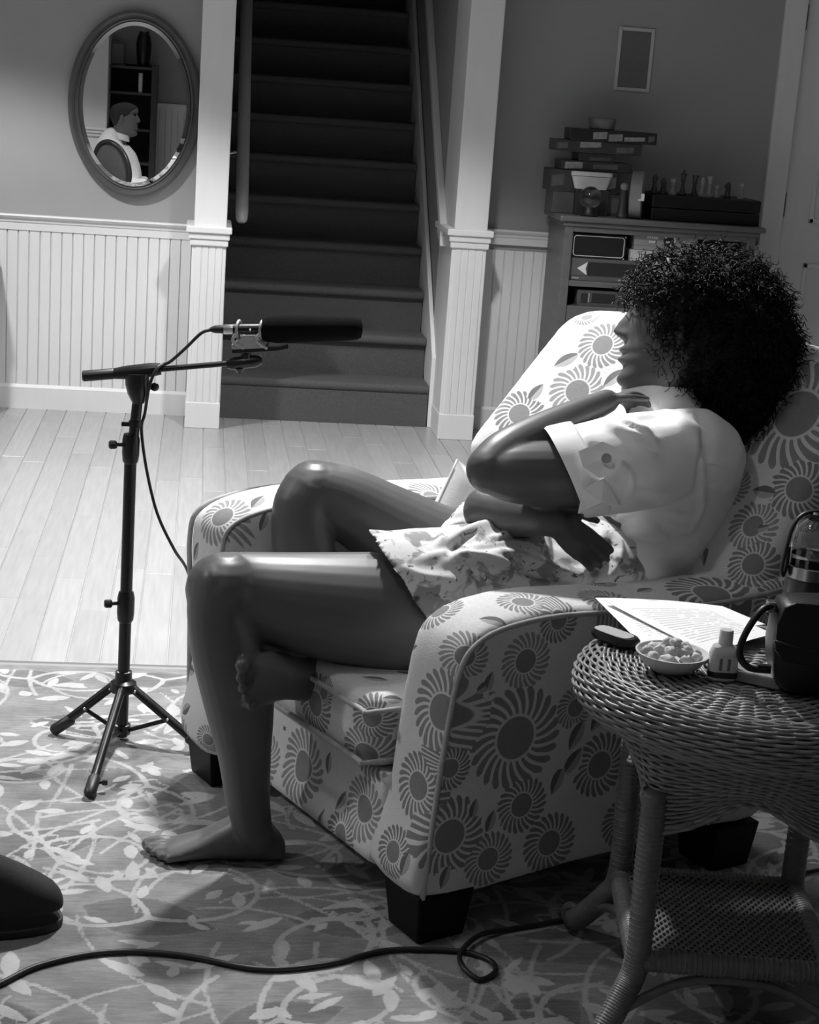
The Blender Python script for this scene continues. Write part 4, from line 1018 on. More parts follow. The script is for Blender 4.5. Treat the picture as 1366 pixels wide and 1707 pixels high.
# stakes under the weave
sk = MB()
for k_ in range(NST):
    t = 2*np.pi*(k_+.5)/NST
    sk.tube([wpt(r, z, sq, t, -.001) for r, z, sq in prof[::3] if r > .1], .0026, 5)
mk('stakes', sk, WKD, tb, smooth=180, kind='stuff')
inn = MB(); R = [[wpt(max(r-.007, .001), z-.005 if i < 60 else z, sq, t, -.002) for t in tt[::5]] for i, (r, z, sq) in enumerate(prof)]
inn.rings(R, cap=False); mk('lining', inn, WKD, tb, smooth=180)
for s_ in (0, .0055):                           # plaited lower border
    P = np.array([wpt(.15, TT-.186-s_*1.2, 1, t, .003*math.sin(t*40+s_*600)) for t in tt]); mk('braided_edge', MB().tube(P, .0042, 6, loop=True), WK, tb, smooth=180)
# legs, shelf
HS = .15; LH = .143
def tl(x, y, z): return TC + np.array([x*math.cos(TA)-y*math.sin(TA), x*math.sin(TA)+y*math.cos(TA), z])
for sx in (-1, 1):
    for sy in (-1, 1):
        P = cr([tl(sx*LH*1.0, sy*LH*1.0, .42), tl(sx*LH, sy*LH, .30), tl(sx*LH, sy*LH, HS), tl(sx*(LH+.018), sy*(LH+.018), .10), tl(sx*(LH+.05), sy*(LH+.05), .045), tl(sx*(LH+.062), sy*(LH+.062), .0315)], 8)
        lg = mk('leg', MB().tube(P, .0185, 14), RAT, tb, smooth=180)
        wr = MB()
        for j in range(0, len(P)-4): 
            for f_ in (0, .5):
                c = P[j]*(1-f_)+P[j+1]*f_; T = nrm(P[j+1]-P[j]); a = nrm(np.cross(T, (0,1,.1))); b_ = np.cross(T, a)
                wr.tube([c+.0178*(math.cos(t)*a+math.sin(t)*b_) for t in np.arange(12)*2*np.pi/12], .0022, 4, loop=True)
        mk('wrapping', wr, RAT, lg, smooth=180, kind='stuff')
        # scrolled foot
        c = tl(sx*(LH+.062), sy*(LH+.062), .041); od = nrm(tl(sx,sy,0)-TC)
        mk('scroll_foot', MB().tube([c + (.004+.016*(1-t/8.5))*(math.cos(t+1.57)*od*-1 + math.sin(t-1.57)*np.array([0,0,1.])) + np.array([0,0,.0]) for t in np.linspace(0, 7.2, 30)], .0075, 8), RAT, lg, smooth=180)
for k_, ((ax_, ay_), (bx_, by_)) in enumerate((((-1,-1),(1,-1)),((1,-1),(1,1)),((1,1),(-1,1)),((-1,1),(-1,-1)))):
    a, b_ = tl(ax_*LH, ay_*LH, HS), tl(bx_*LH, by_*LH, HS)
    rl = mk('shelf_rail', MB().cyl(a, b_, .0165, 14), RAT, tb, smooth=40)
    wr = MB(); d = b_-a; T = nrm(d); u_ = np.cross(T, (0,0,1.))
    for q in np.linspace(.06, .94, 34): wr.tube([a+d*q+.0158*(math.cos(t)*u_+math.sin(t)*np.array([0,0,1.])) for t in np.arange(12)*2*np.pi/12], .0026, 4, loop=True)
    mk('wrapping', wr, RAT, rl, smooth=180, kind='stuff')
    m_ = (a+b_)/2; mk('arched_brace', MB().tube(cr([tl(ax_*(LH+.03), ay_*(LH+.03), .075), a*.78+b_*.22-np.array([0,0,.035]), m_-np.array([0,0,.022]), a*.22+b_*.78-np.array([0,0,.035]), tl(bx_*(LH+.03), by_*(LH+.03), .075)], 6), .0075, 10), RAT, tb, smooth=180)
sh = MB(); 
for i in range(30):
    y = -LH+.014+i*(2*LH-.028)/29; n = 60
    sh.tube([tl(x, y, HS+.010+.0026*math.cos((j%2)*math.pi+(i%2)*math.pi)) for j, x in enumerate(np.linspace(-LH+.01, LH-.01, 44))], .0030, 5)
mk('shelf_weave', sh, RAT, tb, smooth=180, kind='stuff')
ss = MB()
for i in range(43):
    x = -LH+.013+i*(2*LH-.026)/42; ss.tube([tl(x, -LH+.01, HS+.010), tl(x, LH-.01, HS+.010)], .0018, 4)
mk('shelf_stakes', ss, WKD, tb, smooth=180, kind='stuff')
mk('shelf_board', MB().obox(tl(0,0,HS+.002), tl(LH-.005,0,0)-TC, tl(0,LH-.005,0)-TC, (0,0,.003)), WKD, tb)

# ------------------------------------------------------------------ things on the wicker table
ZT = TT+.0022
# papers lying from the chair arm onto the table
def sheet(name, corners, z, label, dz, mat):
    a, b_, c, d = [onZ(px, py, z) for px, py in corners]; n = 16; V = []; F = []
    for s_ in (0, 1):
        for i in range(n+1):
            for j in range(n+1):
                u, v = i/n, j/n; p = a*(1-u)*(1-v)+b_*u*(1-v)+c*u*v+d*(1-u)*v
                p = p + np.array([0,0,dz(u,v) - s_*.0006]); V.append(p)
    for s_ in (0, 1):
        o_ = s_*(n+1)**2
        for i in range(n):
            for j in range(n): q = o_+i*(n+1)+j; F.append((q,q+1,q+n+2,q+n+1))
    per = [i for i in range(n+1)] + [i*(n+1)+n for i in range(1,n+1)] + [n*(n+1)+j for j in range(n-1,-1,-1)] + [i*(n+1) for i in range(n-1,0,-1)]
    m_ = (n+1)**2
    F += [(per[i], per[(i+1)%len(per)], per[(i+1)%len(per)]+m_, per[i]+m_) for i in range(len(per))]
    o = mk(name, (np.array(V), F), mat, smooth=40, label=label, cat='paper', group='papers on the wicker table')
    uv = o.data.attributes.new('sheet', 'FLOAT_VECTOR', 'POINT')
    uv.data.foreach_set('vector', np.array([(i/n, j/n, s_) for s_ in (0,1) for i in range(n+1) for j in range(n+1)], np.float32).ravel())
    return o
def paper_mat():
    m, nt, bs = newmat('printed_paper'); bs.inputs['Roughness'].default_value = .7
    a = nt.nodes.new('ShaderNodeAttribute'); a.attribute_name = 'sheet'; s = nt.nodes.new('ShaderNodeSeparateXYZ'); nt.links.new(a.outputs['Vector'], s.inputs[0])
    ln = mathn(nt, 'FRACT', mathn(nt, 'MULTIPLY', s.outputs[1], 24.)); band = mathn(nt, 'MULTIPLY', mathn(nt, 'GREATER_THAN', ln, .62), mathn(nt, 'GREATER_THAN', noise(nt, coord(nt, 'Object', (60,60,60)), 1.5, 1), .40))
    inb = mathn(nt, 'MULTIPLY', mathn(nt, 'MULTIPLY', mathn(nt, 'GREATER_THAN', s.outputs[0], .1), mathn(nt, 'LESS_THAN', s.outputs[0], .88)), mathn(nt, 'MULTIPLY', mathn(nt, 'GREATER_THAN', s.outputs[1], .12), mathn(nt, 'LESS_THAN', s.outputs[1], .85)))
    setcol(nt, bs, mix(nt, mathn(nt, 'MULTIPLY', band, inb), .86, .55)); return m
PAP = paper_mat()
sheet('paper_sheet', ((992,1003),(1205,1012),(1276,1042),(1075,1080)), ZT+.004, 'lower white sheet of paper under the other, reaching onto the chair arm', lambda u, v: .001+.006*(1-u)*(1-v)+.004*math.sin(u*3), PAP)
sheet('paper_sheet', ((1008,1010),(1190,1016),(1290,1060),(1185,1094)), ZT+.008, 'printed white sheet of paper on top, beside the bowl', lambda u, v: .003+.006*(1-u)*(1-v)**2+.003*math.sin(u*3), PAP)
# dark case under the papers
p = onZ(1026, 1070, ZT); e = empty('spectacle_case', p, 'flat black case with a pale lid under the edge of the papers', 'case')
d1 = nrm(onZ(1062,1080,ZT)-onZ(985,1052,ZT)); d2 = np.cross((0,0,1.), d1)
R = [[p + d1*x*.042*s_ + d2*y*.020*s_ + np.array([0,0,z]) for x, y in [(math.copysign(abs(math.cos(t))**.6, math.cos(t)), math.copysign(abs(math.sin(t))**.6, math.sin(t))) for t in np.arange(28)*2*np.pi/28]] for s_, z in ((.9,.0005),(1,.005),(1,.011),(.9,.015))]
mk('case_body', MB().rings(R), G(.01, .25, name='black_gloss'), e, smooth=35)
R = [[q + np.array([0,0,.012]) + d1*-.004 for q in r] for r in [[p + (q-p)*.93 for q in R[0]], [p + (q-p)*.9 + np.array([0,0,.003]) for q in R[0]]]]
mk('lid', MB().rings(R), G(.45, .35, name='pale_grey_lid'), e, smooth=35)
# bowl of snacks
bp = onZ(1118, 1117, ZT); bw = mk('bowl', MB().lathe([(.001,.002),(.022,.0),(.030,.002),(.044,.013),(.0535,.026),(.0545,.029),(.052,.029),(.042,.016),(.028,.008),(.001,.006)], bp, 40), G(.62, .4, var=.08, scale=60, name='ceramic'), smooth=40, label='small shallow pale bowl of snacks on the wicker table', cat='bowl')
SN = G(.55, .8, var=.3, scale=90, bmp=.5, bscale=200, rnd=.2, name='snack')
def snack(i):
    r_ = random.Random(i); m_ = MB(); n = 12
    s_ = [r_.uniform(.008,.0115), r_.uniform(.006,.009), r_.uniform(.005,.008)]
    R = []
    for a in range(1, 8):
        p_ = math.pi*a/8; R.append([np.array([math.cos(t)*math.sin(p_)*s_[0], math.sin(t)*math.sin(p_)*s_[1], -math.cos(p_)*s_[2]])*(1+.28*math.sin(3*t+i)*math.sin(2*p_+i)) for t in np.arange(n)*2*np.pi/n])
    return m_.rings(R)
k_ = 0
for ring, cnt_, zz in ((.036, 9, .026), (.020, 7, .032), (.006, 3, .043)):
    for j in range(cnt_):
        t = 2*math.pi*j/cnt_ + ring*80; r_ = random.Random(k_+50); m_ = snack(k_); c_, s_ = math.cos(t*2.3+k_), math.sin(t*2.3+k_)
        o_ = bp + np.array([math.cos(t)*ring, math.sin(t)*ring, zz + r_.uniform(-.001,.003)])
        m_.v = [tuple(o_ + np.array([v[0]*c_-v[1]*s_, v[0]*s_+v[1]*c_, v[2]])) for v in m_.v]
        mk('snack_piece', m_, SN, smooth=180, label=('pale lumpy snack piece round the rim of the small bowl', 'pale lumpy snack piece in the middle ring of the bowl', 'pale lumpy snack piece on top of the pile in the bowl')[0 if ring > .03 else 1 if ring > .01 else 2], cat='snack', group='snack pieces in the bowl'); k_ += 1
# sanitiser bottle
p = onZ(1203, 1131, ZT); e = empty('sanitizer_bottle', p, 'small clear flip-cap bottle with a dark label band beside the bowl', 'bottle')
LIQ = glass('clear_plastic', .85, .15, 1.33); LIQ.node_tree.nodes['Principled BSDF'].inputs['Transmission Weight'].default_value = .45
dF = nrm((FW-np.array([0,0,FW[2]]))); dR = np.cross(dF, (0,0,1.))
def sqr(c, a, b_, z, n=28, e_=.55): return [c + dR*a*math.copysign(abs(math.cos(t))**e_, math.cos(t)) + dF*b_*math.copysign(abs(math.sin(t))**e_, math.sin(t)) + np.array([0,0,z]) for t in np.arange(n)*2*np.pi/n]
mk('bottle_body', MB().rings([sqr(p,.019,.013,.0), sqr(p,.0205,.0145,.002), sqr(p,.0205,.0145,.042), sqr(p,.017,.012,.050), sqr(p,.009,.009,.054,e_=1)]), LIQ, e, smooth=35)
mk('cap', MB().rings([sqr(p,.0095,.0095,.054,e_=1), sqr(p,.0105,.0105,.055,e_=1), sqr(p,.010,.010,.074,e_=1), sqr(p,.009,.009,.0755,e_=1)]), G(.62, .4, name='frosted_cap'), e, smooth=35)
mk('label', MB().rings([sqr(p,.0212,.0152,.010), sqr(p,.0212,.0152,.038)], cap=False), G(.62, .4, var=.15, scale=70, name='pale_label'), e, smooth=40)
lb = mk('label_band', MB().rings([sqr(p,.0216,.0156,.005), sqr(p,.0216,.0156,.014)], cap=False), BLACK, e, smooth=40)
for xx in (-.006, .006): mk('label_print', MB().obox(p - dF*.0155 + dR*xx + np.array([0,0,.026]), dR*.0022, dF*.0004, (0,0,.009)), G(.16, .5, name='label_ink'), e)
# small silver pack
p = onZ(1258, 1138, ZT); d1 = nrm(onZ(1300,1146,ZT)-onZ(1225,1130,ZT)); d2 = np.cross((0,0,1.), d1)
e = empty('silver_pack', p, 'small flat silvery pack lying between the bottle and the handbag', 'pack')
mk('box', MB().obox(p+np.array([0,0,.0075])+d2*.012, d1*.040, d2*.024, (0,0,.0075)), G(.22, .3, var=.2, name='dull_foil'), e, bevel=.002)
mk('foil_top', MB().obox(p+np.array([0,0,.0158])+d2*.012, d1*.038, d2*.022, (0,0,.001)), G(.75, .25, metal=.6, var=.4, scale=80, name='foil'), e)
# black handbag
LEA = G(.006, .42, spec=.35, var=.3, scale=50, bmp=.3, bscale=300, name='black_leather')
p = onZ(1352, 1163, ZT)+np.array([.018,.035,0]); e = empty('handbag', p, 'black leather handbag with a rounded base at the right end of the wicker table', 'bag')
def bagring(x0, w0, z): return None
hw, hh, hd = .075, .135, .042
out = [(-.90,.0),( -.98,.25),(-1.0,.5),(-.97,.75),(-.88,.92),(-.7,1.0),(.7,1.0),(.88,.92),(.97,.75),(1.0,.5),(.98,.25),(.90,.0)]
ol = [(-.55,.0),(-.80,.07),(-.95,.25),(-1.0,.5),(-.97,.78),(-.88,.95),(-.72,1.0),(0,1.02),(.72,1.0),(.88,.95),(.97,.78),(1.0,.5),(.95,.25),(.80,.07),(.55,.0)]
R = []
for t, s_ in ((-1,.90),(-.9,.97),(-.5,1.0),(0,1.02),(.5,1.0),(.9,.97),(1,.90)): R.append([p + dR*(x*hw*s_) + dF*(t*hd) + np.array([0,0,.0005+ (y*hh-hh/2)*s_+hh/2]) for x, y in ol])
mk('bag_body', MB().rings(R), LEA, e, smooth=50)
fl = [(-1.0,.52),(-1.02,.8),(-.9,1.0),(-.72,1.05),(.72,1.05),(.9,1.0),(1.02,.8),(1.0,.52),(.8,.40),(0,.36),(-.8,.40)]
mk('flap', MB().prism([p + dR*(x*hw) + dF*(-hd*1.12) + np.array([0,0,y*hh]) for x, y in fl], dF*.006), LEA, e, bevel=.002)
mk('strap_band', MB().tube([p + dR*(x*hw*1.02) + dF*(-hd*1.06) + np.array([0,0,z*hh]) for x, z in ((-1.0,.62),(-.5,.56),(0,.53),(.5,.54),(1,.58))], .006, 8, el=.5), LEA, e, smooth=180)
sp_ = cr([p + dR*(-hw*.98) + np.array([0,0,hh*.92]), p + dR*(-hw*1.25)+dF*-.01 + np.array([0,0,hh*.86]), p + dR*(-hw*1.52)+dF*-.02 + np.array([0,0,hh*.62]), p + dR*(-hw*1.60)+dF*-.025 + np.array([0,0,hh*.40]), p + dR*(-hw*1.40)+dF*-.03 + np.array([0,0,hh*.27]), p + dR*(-hw*1.02)+dF*-.03 + np.array([0,0,hh*.26])], 6)
mk('strap', MB().tube(sp_, .0052, 8, lat=dF, el=1.3), LEA, e, smooth=180)
mk('buckle', MB().obox(p + dR*(-hw*1.05) + np.array([0,0,hh*.90]), dR*.006, dF*.008, (0,0,.008)), STEEL, e, bevel=.001)
mk('strap_end', MB().obox(p + dR*(-hw*1.12)+dF*-.03 + np.array([0,0,hh*.27]), dR*.010, dF*.005, (0,0,.006)), LEA, e, bevel=.001)
# water bottle behind the bag
p = onZ(1344, 1092, ZT)+np.array([.004,.03,0]); e = empty('water_bottle', p, 'clear domed water bottle with a black carry loop behind the handbag', 'bottle')
BG = glass('bottle_plastic', .90, .02, 1.5)
mk('vessel', MB().lathe([(.001,.0),(.034,.0),(.038,.004),(.038,.115),(.0385,.165),(.037,.185),(.030,.203),(.018,.212),(.015,.214),(.013,.211),(.028,.200),(.0345,.184),(.036,.165),(.0355,.115),(.0355,.006),(.001,.004)], p, 40), BG, e, smooth=40)
mk('sleeve', MB().lathe([(.001,-.0001),(.0395,-.0001),(.0398,.003),(.0398,.117),(.0385,.118),(.0382,.116),(.0382,.002),(.001,.0015)], p, 36), G(.03, .3, coat=.5, name='dark_sleeve'), e, smooth=30)
mk('water', MB().lathe([(.001,.0065),(.0345,.007),(.0345,.155),(.001,.155)], p, 36), glass('water', .9, .0, 1.33), e, smooth=30)
mk('collar', MB().lathe([(.0385,.118),(.0402,.119),(.0402,.137),(.0385,.138)], p, 40, cap=False), STEEL, e, smooth=40)
mk('cap', MB().lathe([(.001,.222),(.012,.222),(.015,.219),(.016,.208),(.013,.206)], p, 28), BLACK, e, smooth=30)
mk('carry_loop', MB().tube(cr([p+np.array([0,0,.219])+dR*.012, p+np.array([0,0,.223]), p+np.array([0,0,.217])-dR*.026-dF*.004, p+np.array([0,0,.197])-dR*.040-dF*.008, p+np.array([0,0,.160])-dR*.047-dF*.012, p+np.array([0,0,.128])-dR*.050-dF*.012, p+np.array([0,0,.120])-dR*.046-dF*.01, p+np.array([0,0,.135])-dR*.042-dF*.008, p+np.array([0,0,.165])-dR*.041-dF*.006], 6), .0030, 8, lat=dF, el=1.6), BLACK, e, smooth=180)
# ------------------------------------------------------------------ wooden shelf cabinet against the right wall
DY0, DY1 = 6.72, 7.06
dl = onY(936, 366, DY0)[0]; drr = onY(1274, 376, DY0)[0]; DZ = onY(1100, 369, DY0)[2]
CAW = G(.13, .45, var=.35, scale=7, stretch=(1,1,5), bmp=.1, name='cabinet_wood')
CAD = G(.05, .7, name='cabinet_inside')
cb = empty('shelf_cabinet', ((dl+drr)/2, DY1, 0), 'stained wooden shelf cabinet holding board games against the right wall', 'cabinet')
mk('top', MB().box((dl-.005, DY0-.012, DZ-.022), (drr+.01, DY1, DZ)), CAW, cb, bevel=.006)
mk('cornice', MB().box((dl+.012, DY0+.002, DZ-.040), (drr-.01, DY1, DZ-.022)), CAW, cb, bevel=.004)
xl, xr = dl+.022, drr-.022
for a, b_ in ((xl, xl+.034), (xr-.034, xr)): mk('side_panel', MB().box((a, DY0+.01, 0), (b_, DY1, DZ-.04)), CAW, cb, bevel=.003)
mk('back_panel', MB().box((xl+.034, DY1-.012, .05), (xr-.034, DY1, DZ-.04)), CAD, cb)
mk('top_rail', MB().box((xl+.034, DY0+.012, DZ-.062), (xr-.034, DY0+.03, DZ-.04)), CAW, cb, bevel=.002)
z1 = onY(1000, 471, DY0)[2]; z2 = onY(1000, 513, DY0)[2]; z3 = onY(1000, 546, DY0)[2]
for z in (z1, z3): mk('shelf', MB().box((xl+.034, DY0+.014, z-.022), (xr-.034, DY1-.012, z)), CAW, cb, bevel=.002)
mk('drawer_front', MB().box((xl+.036, DY0+.012, z3+.004), (xr-.036, DY0+.034, z2)), CAW, cb, bevel=.003)
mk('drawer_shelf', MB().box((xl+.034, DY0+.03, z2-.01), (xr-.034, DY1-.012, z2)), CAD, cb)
for xx in (xl+.18, xr-.18): mk('drawer_knob', MB().lathe([(.006,0),(.006,.012),(.013,.016),(.014,.022),(.008,.026),(.001,.027)], (xx, DY0+.012, (z2+z3)/2), 16, ax=(0,-1,0)), BLKMET, cb, smooth=40)
mk('bright_strip', MB().box((xl+.034, DY0+.010, z3-.024), (xr-.034, DY0+.014, z3-.012)), G(.7, .4, name='pale_strip'), cb)
mk('bottom_shelf', MB().box((xl+.034, DY0+.014, .08), (xr-.034, DY1-.012, .1)), CAW, cb)
mk('lower_shelf', MB().box((xl+.034, DY0+.014, .30), (xr-.034, DY1-.012, .322)), CAW, cb)
mk('plinth', MB().box((xl, DY0+.012, 0), (xr, DY0+.03, .08)), CAW, cb)

def gbox(name, px0, py0, px1, py1, depth, v, label, zb=None, Y=DY0+.03, rough=.4, var=.15, group=None, mat=None, ztop=None):
    a = onY(px0, py1, Y); b_ = onY(px1, py0, Y); x0, x1 = max(a[0], xl+.036), min(b_[0], xr-.036)
    zb_ = a[2] if zb is None else zb; zt = b_[2] - (b_[0]-a[0])*.02 if ztop is None else ztop
    e = empty(name, ((x0+x1)/2, Y+depth/2, zb_), label, 'box', group)
    mt = mat or G(v, rough, var=var, scale=25, name='game_box')
    mk('box_base', MB().box((x0+.002, Y+.002, zb_), (x1-.002, Y+depth-.002, zb_+(zt-zb_)*.4)), mt, e)
    mk('lid', MB().box((x0, Y, zb_+(zt-zb_)*.22), (x1, Y+depth, zt)), mt, e, bevel=.0015)
    return e, x0, x1, zb_, zt, Y
INK = G(.75, .5, name='white_print'); INKD = G(.02, .5, name='dark_print')
GRP = 'board game boxes in the cabinet'
# pencil box, black framed box, pale boxes
e, x0, x1, zb, zt, Y = gbox('game_box', 946, 434, 1075, 468, .24, .11, 'grey game box printed with a large pencil, on the shelf under the black one', zb=z1+.001, group=GRP)
zm = (zb+zt)/2+.004; h = (zt-zb)*.30
mk('pencil_print', MB().prism([(x0+.072, Y-.0012, zm-h), (x1-.03, Y-.0012, zm-h), (x1-.03, Y-.0012, zm+h), (x0+.072, Y-.0012, zm+h)], (0,.001,0)), INKD, e)
mk('pencil_tip_print', MB().prism([(x0+.030, Y-.0013, zm), (x0+.072, Y-.0013, zm-h), (x0+.064, Y-.0013, zm), (x0+.072, Y-.0013, zm+h)], (0,.001,0)), INK, e)
for xx, w_ in ((x0+.012, .028), (x0+.20, .035)): mk('small_print', MB().box((xx, Y-.0012, zb+.006), (xx+w_, Y-.0004, zb+.012)), G(.4, .5, name='grey_print'), e)
zp = zt
e, x0, x1, zb, zt, Y = gbox('game_box', 947, 392, 1046, 432, .22, .012, 'black game box with a thin white outline on the top shelf', zb=zp+.0015, group=GRP)
ins = .008
loop = []
xa, xb, za, zc_ = x0+ins, x1-ins, zb+ins, zt-ins; c = .012
for cx_, cz_, t0 in ((xb-c, zc_-c, 0), (xa+c, zc_-c, 90), (xa+c, za+c, 180), (xb-c, za+c, 270)):
    for t in np.linspace(t0, t0+90, 6): loop.append((cx_+c*math.cos(math.radians(t)), Y-.0006, cz_+c*math.sin(math.radians(t))))
mk('outline_print', MB().tube(loop, .0016, 5, loop=True), INK, e)
for xx, zz in ((x1-.004, zt-.005), (x1-.006, zb+.004)): mk('corner_print', MB().ball((xx, Y, zz), .003, 8, 6), INK, e)
e, x0, x1, zb, zt, Y = gbox('game_box', 1050, 420, 1150, 441, .22, .55, 'pale game box lying under the grey one with the round picture', zb=zp+.0015, group=GRP)
zp2 = zt
e, x0, x1, zb, zt, Y = gbox('game_box', 1056, 386, 1166, 420, .2, .30, 'grey game box with small white lettering and a round picture', zb=zp2+.0015, group=GRP)
for i in range(5): mk('letter_print', MB().obox((x0+.055+i*.009, Y-.0008, zb+(zt-zb)*.66-i*.0006), (.0032,0,0), (0,.0006,0), (0,0,.0055)), INK, e)
for i in range(3): mk('letter_print', MB().obox((x0+.064+i*.009, Y-.0008, zb+(zt-zb)*.42), (.003,0,0), (0,.0006,0), (0,0,.004)), INK, e)
cx_, cz_ = x0+.145, (zb+zt)/2
mk('picture_print', MB().lathe([(.001,0),(.026,0),(.026,.0008),(.001,.0008)], (cx_, Y-.0002, cz_), 24, ax=(0,-1,0)), INKD, e)
mk('picture_print', MB().tube([(cx_+.021*math.cos(t), Y-.0014, cz_+.004+.021*math.sin(t)) for t in np.linspace(-.6, 2.9, 12)], [.001]+[.0045]*10+[.001], 6), INK, e)
mk('picture_print', MB().obox((cx_-.008, Y-.0014, cz_-.004), (.008,0,0), (0,.0006,0), (0,0,.004)), G(.5, .5, name='mid_print'), e)
mk('picture_print', MB().obox((cx_+.002, Y-.0014, cz_-.018), (.007,0,0), (0,.0006,0), (0,0,.003)), INK, e)
mk('strip_print', MB().box((x1-.075, Y-.0012, zt-.014), (x1-.008, Y-.0004, zt-.008)), G(.55, .5, name='pale_print'), e)
e, x0, x1, zb, zt, Y = gbox('game_box', 961, 486, 1062, 511, .2, .09, 'small dark game box alone on the middle shelf', zb=z2+.0005, group=GRP)
mk('panel_print', MB().box((x0+.06, Y-.0012, zb+.016), (x0+.155, Y-.0004, zt-.012)), INKD, e)
mk('badge_print', MB().box((x0+.015, Y-.0012, zb+.014), (x0+.042, Y-.0004, zt-.014)), INKD, e)
mk('rim_print', MB().box((x0+.046, Y-.0014, zb+.014), (x0+.050, Y-.0004, zt-.012)), G(.4, .5, name='grey_print'), e)
a = onY(1178, 425, DY0+.05)
m_ = MB().tube(cr([onY(1166,424,DY0+.05), onY(1180,418,DY0+.05), onY(1196,413,DY0+.05)], 5), [.006]*10+[.004], 10); m_.box((onY(1170,430,DY0+.05)[0], DY0+.045, zp+.001), (onY(1192,430,DY0+.05)[0], DY0+.09, onY(1180,421,DY0+.05)[2]))
mk('rolled_paper', m_, G(.5, .6, name='pale_roll'), smooth=40, label='pale rolled sheet on the top shelf beside the grey game box', cat='paper')
b_ = onY(1222, 412, DY0+.06)
mk('shelf_jar', MB().lathe([(.001,0),(.03,0),(.033,.004),(.033,b_[2]-z1-.012),(.028,b_[2]-z1),(.001,b_[2]-z1)], (b_[0], DY0+.10, z1+.001), 20), G(.2, .4, var=.5, name='grey_jar'), smooth=40, label='grey jar at the right end of the top cabinet shelf', cat='jar')

# chess set on its black case
CS0 = onY(1083, 362, DY0+.06); CS1 = onY(1271, 330, DY0+.06)
cz = DZ+.0008; ch = .085
cse = empty('chess_case', ((CS0[0]+CS1[0])/2, DY0+.17, cz), 'flat black folding chess case on top of the cabinet', 'chess case')
yc0, yc1 = DY0+.04, DY0+.32
ztop = onY(1175, 329, DY0+.06)[2]; zmid = (cz+ztop)/2
mk('lower_half', MB().box((CS0[0], yc0, cz), (CS1[0]-.006, yc1, zmid-.001)), G(.004, .4, name='black_case'), cse, bevel=.005)
mk('upper_half', MB().box((CS0[0], yc0, zmid+.001), (CS1[0]-.006, yc1, ztop)), G(.004, .4, name='black_case'), cse, bevel=.005)
mk('hinge', MB().box((CS1[0]-.05, yc1-.001, zmid-.006), (CS1[0]-.02, yc1+.002, zmid+.006)), STEEL, cse)
def chessman(kind, x, y, dark, label):
    z = ztop+.0006; base = [(.001,0),(.0165,0),(.0175,.004),(.0165,.009),(.012,.012),(.0115,.015)]
    H = dict(pawn=.05, rook=.062, knight=.066, bishop=.076, queen=.086, king=.094)[kind]; s_ = H
    body = base + [(.0075,.030),(.0065,s_*.55),(.0105,s_*.60),(.0085,s_*.64)]
    if kind == 'pawn': body += [(.011,s_*.74),(.0115,s_*.84),(.008,s_*.96),(.001,s_)]
    elif kind == 'rook': body += [(.0085,s_*.75),(.0125,s_*.80),(.0125,s_),(.008,s_),(.008,s_*.9),(.001,s_*.9)]
    elif kind == 'bishop': body += [(.0105,s_*.74),(.0095,s_*.86),(.004,s_*.95),(.004,s_*.97),(.001,s_)]
    elif kind in ('queen', 'king'): body += [(.0085,s_*.74),(.0125,s_*.88),(.010,s_*.9),(.004,s_*.95),(.001,s_*.97)]
    else: body = base + [(.010,.018),(.009,.024),(.001,.025)]
    mt = G(.035, .35, name='dark_chessman') if dark else G(.26, .4, var=.1, name='pale_chessman')
    e = empty('chess_piece', (x, y, z), label, 'chess piece', 'chess pieces on the black case')
    mk('body', MB().lathe(body, (x, y, z), 16), mt, e, smooth=40)
    if kind == 'knight': mk('horse_head', MB().prism([(x-.010+a, y-.006, z+.02+b_) for a, b_ in ((0,0),(.002,.018),(-.006,.022),(-.004,.03),(.006,.042),(.014,.044),(.02,.03),(.02,.0))], (0,.012,0)), mt, e, bevel=.002)
    if kind == 'king': mk('cross', MB().box((x-.0015, y-.0015, z+s_*.95), (x+.0015, y+.0015, z+s_*1.07)).box((x-.005, y-.0015, z+s_*.99), (x+.005, y+.0015, z+s_*1.025)), mt, e)
    if kind == 'rook':
        for t in (0, 1.57, 3.14, 4.71): mk('battlement', MB().obox((x+.0105*math.cos(t), y+.0105*math.sin(t), z+s_*1.03), (.003,0,0), (0,.003,0), (0,0,s_*.035)), mt, e)
    if kind == 'queen': mk('coronet', MB().lathe([(.0125,s_*.87),(.014,s_*.95),(.012,s_*.95),(.0105,s_*.88)], (x, y, z), 12, cap=False), mt, e)
row = [(1090,'bishop',1,'dark bishop nearest the round tin'),(1105,'knight',1,'dark knight second from the round tin'),(1121,'rook',0,'pale rook third from the round tin'),(1137,'king',1,'tall dark king, tallest on the case'),(1157,'queen',1,'dark queen right of the tall king'),
       (1170,'bishop',0,'pale bishop in the middle of the case'),(1182,'queen',0,'pale queen right of the middle of the case'),(1195,'pawn',0,'pale pawn between the pale queen and the knight'),(1213,'knight',1,'dark knight near the right end of the case'),(1236,'rook',0,'pale rook at the far right end of the case')]
for px, kd, dk, lb in row:
    q = onY(px, 327, DY0+.10); chessman(kd, q[0], DY0+.10, dk, lb)

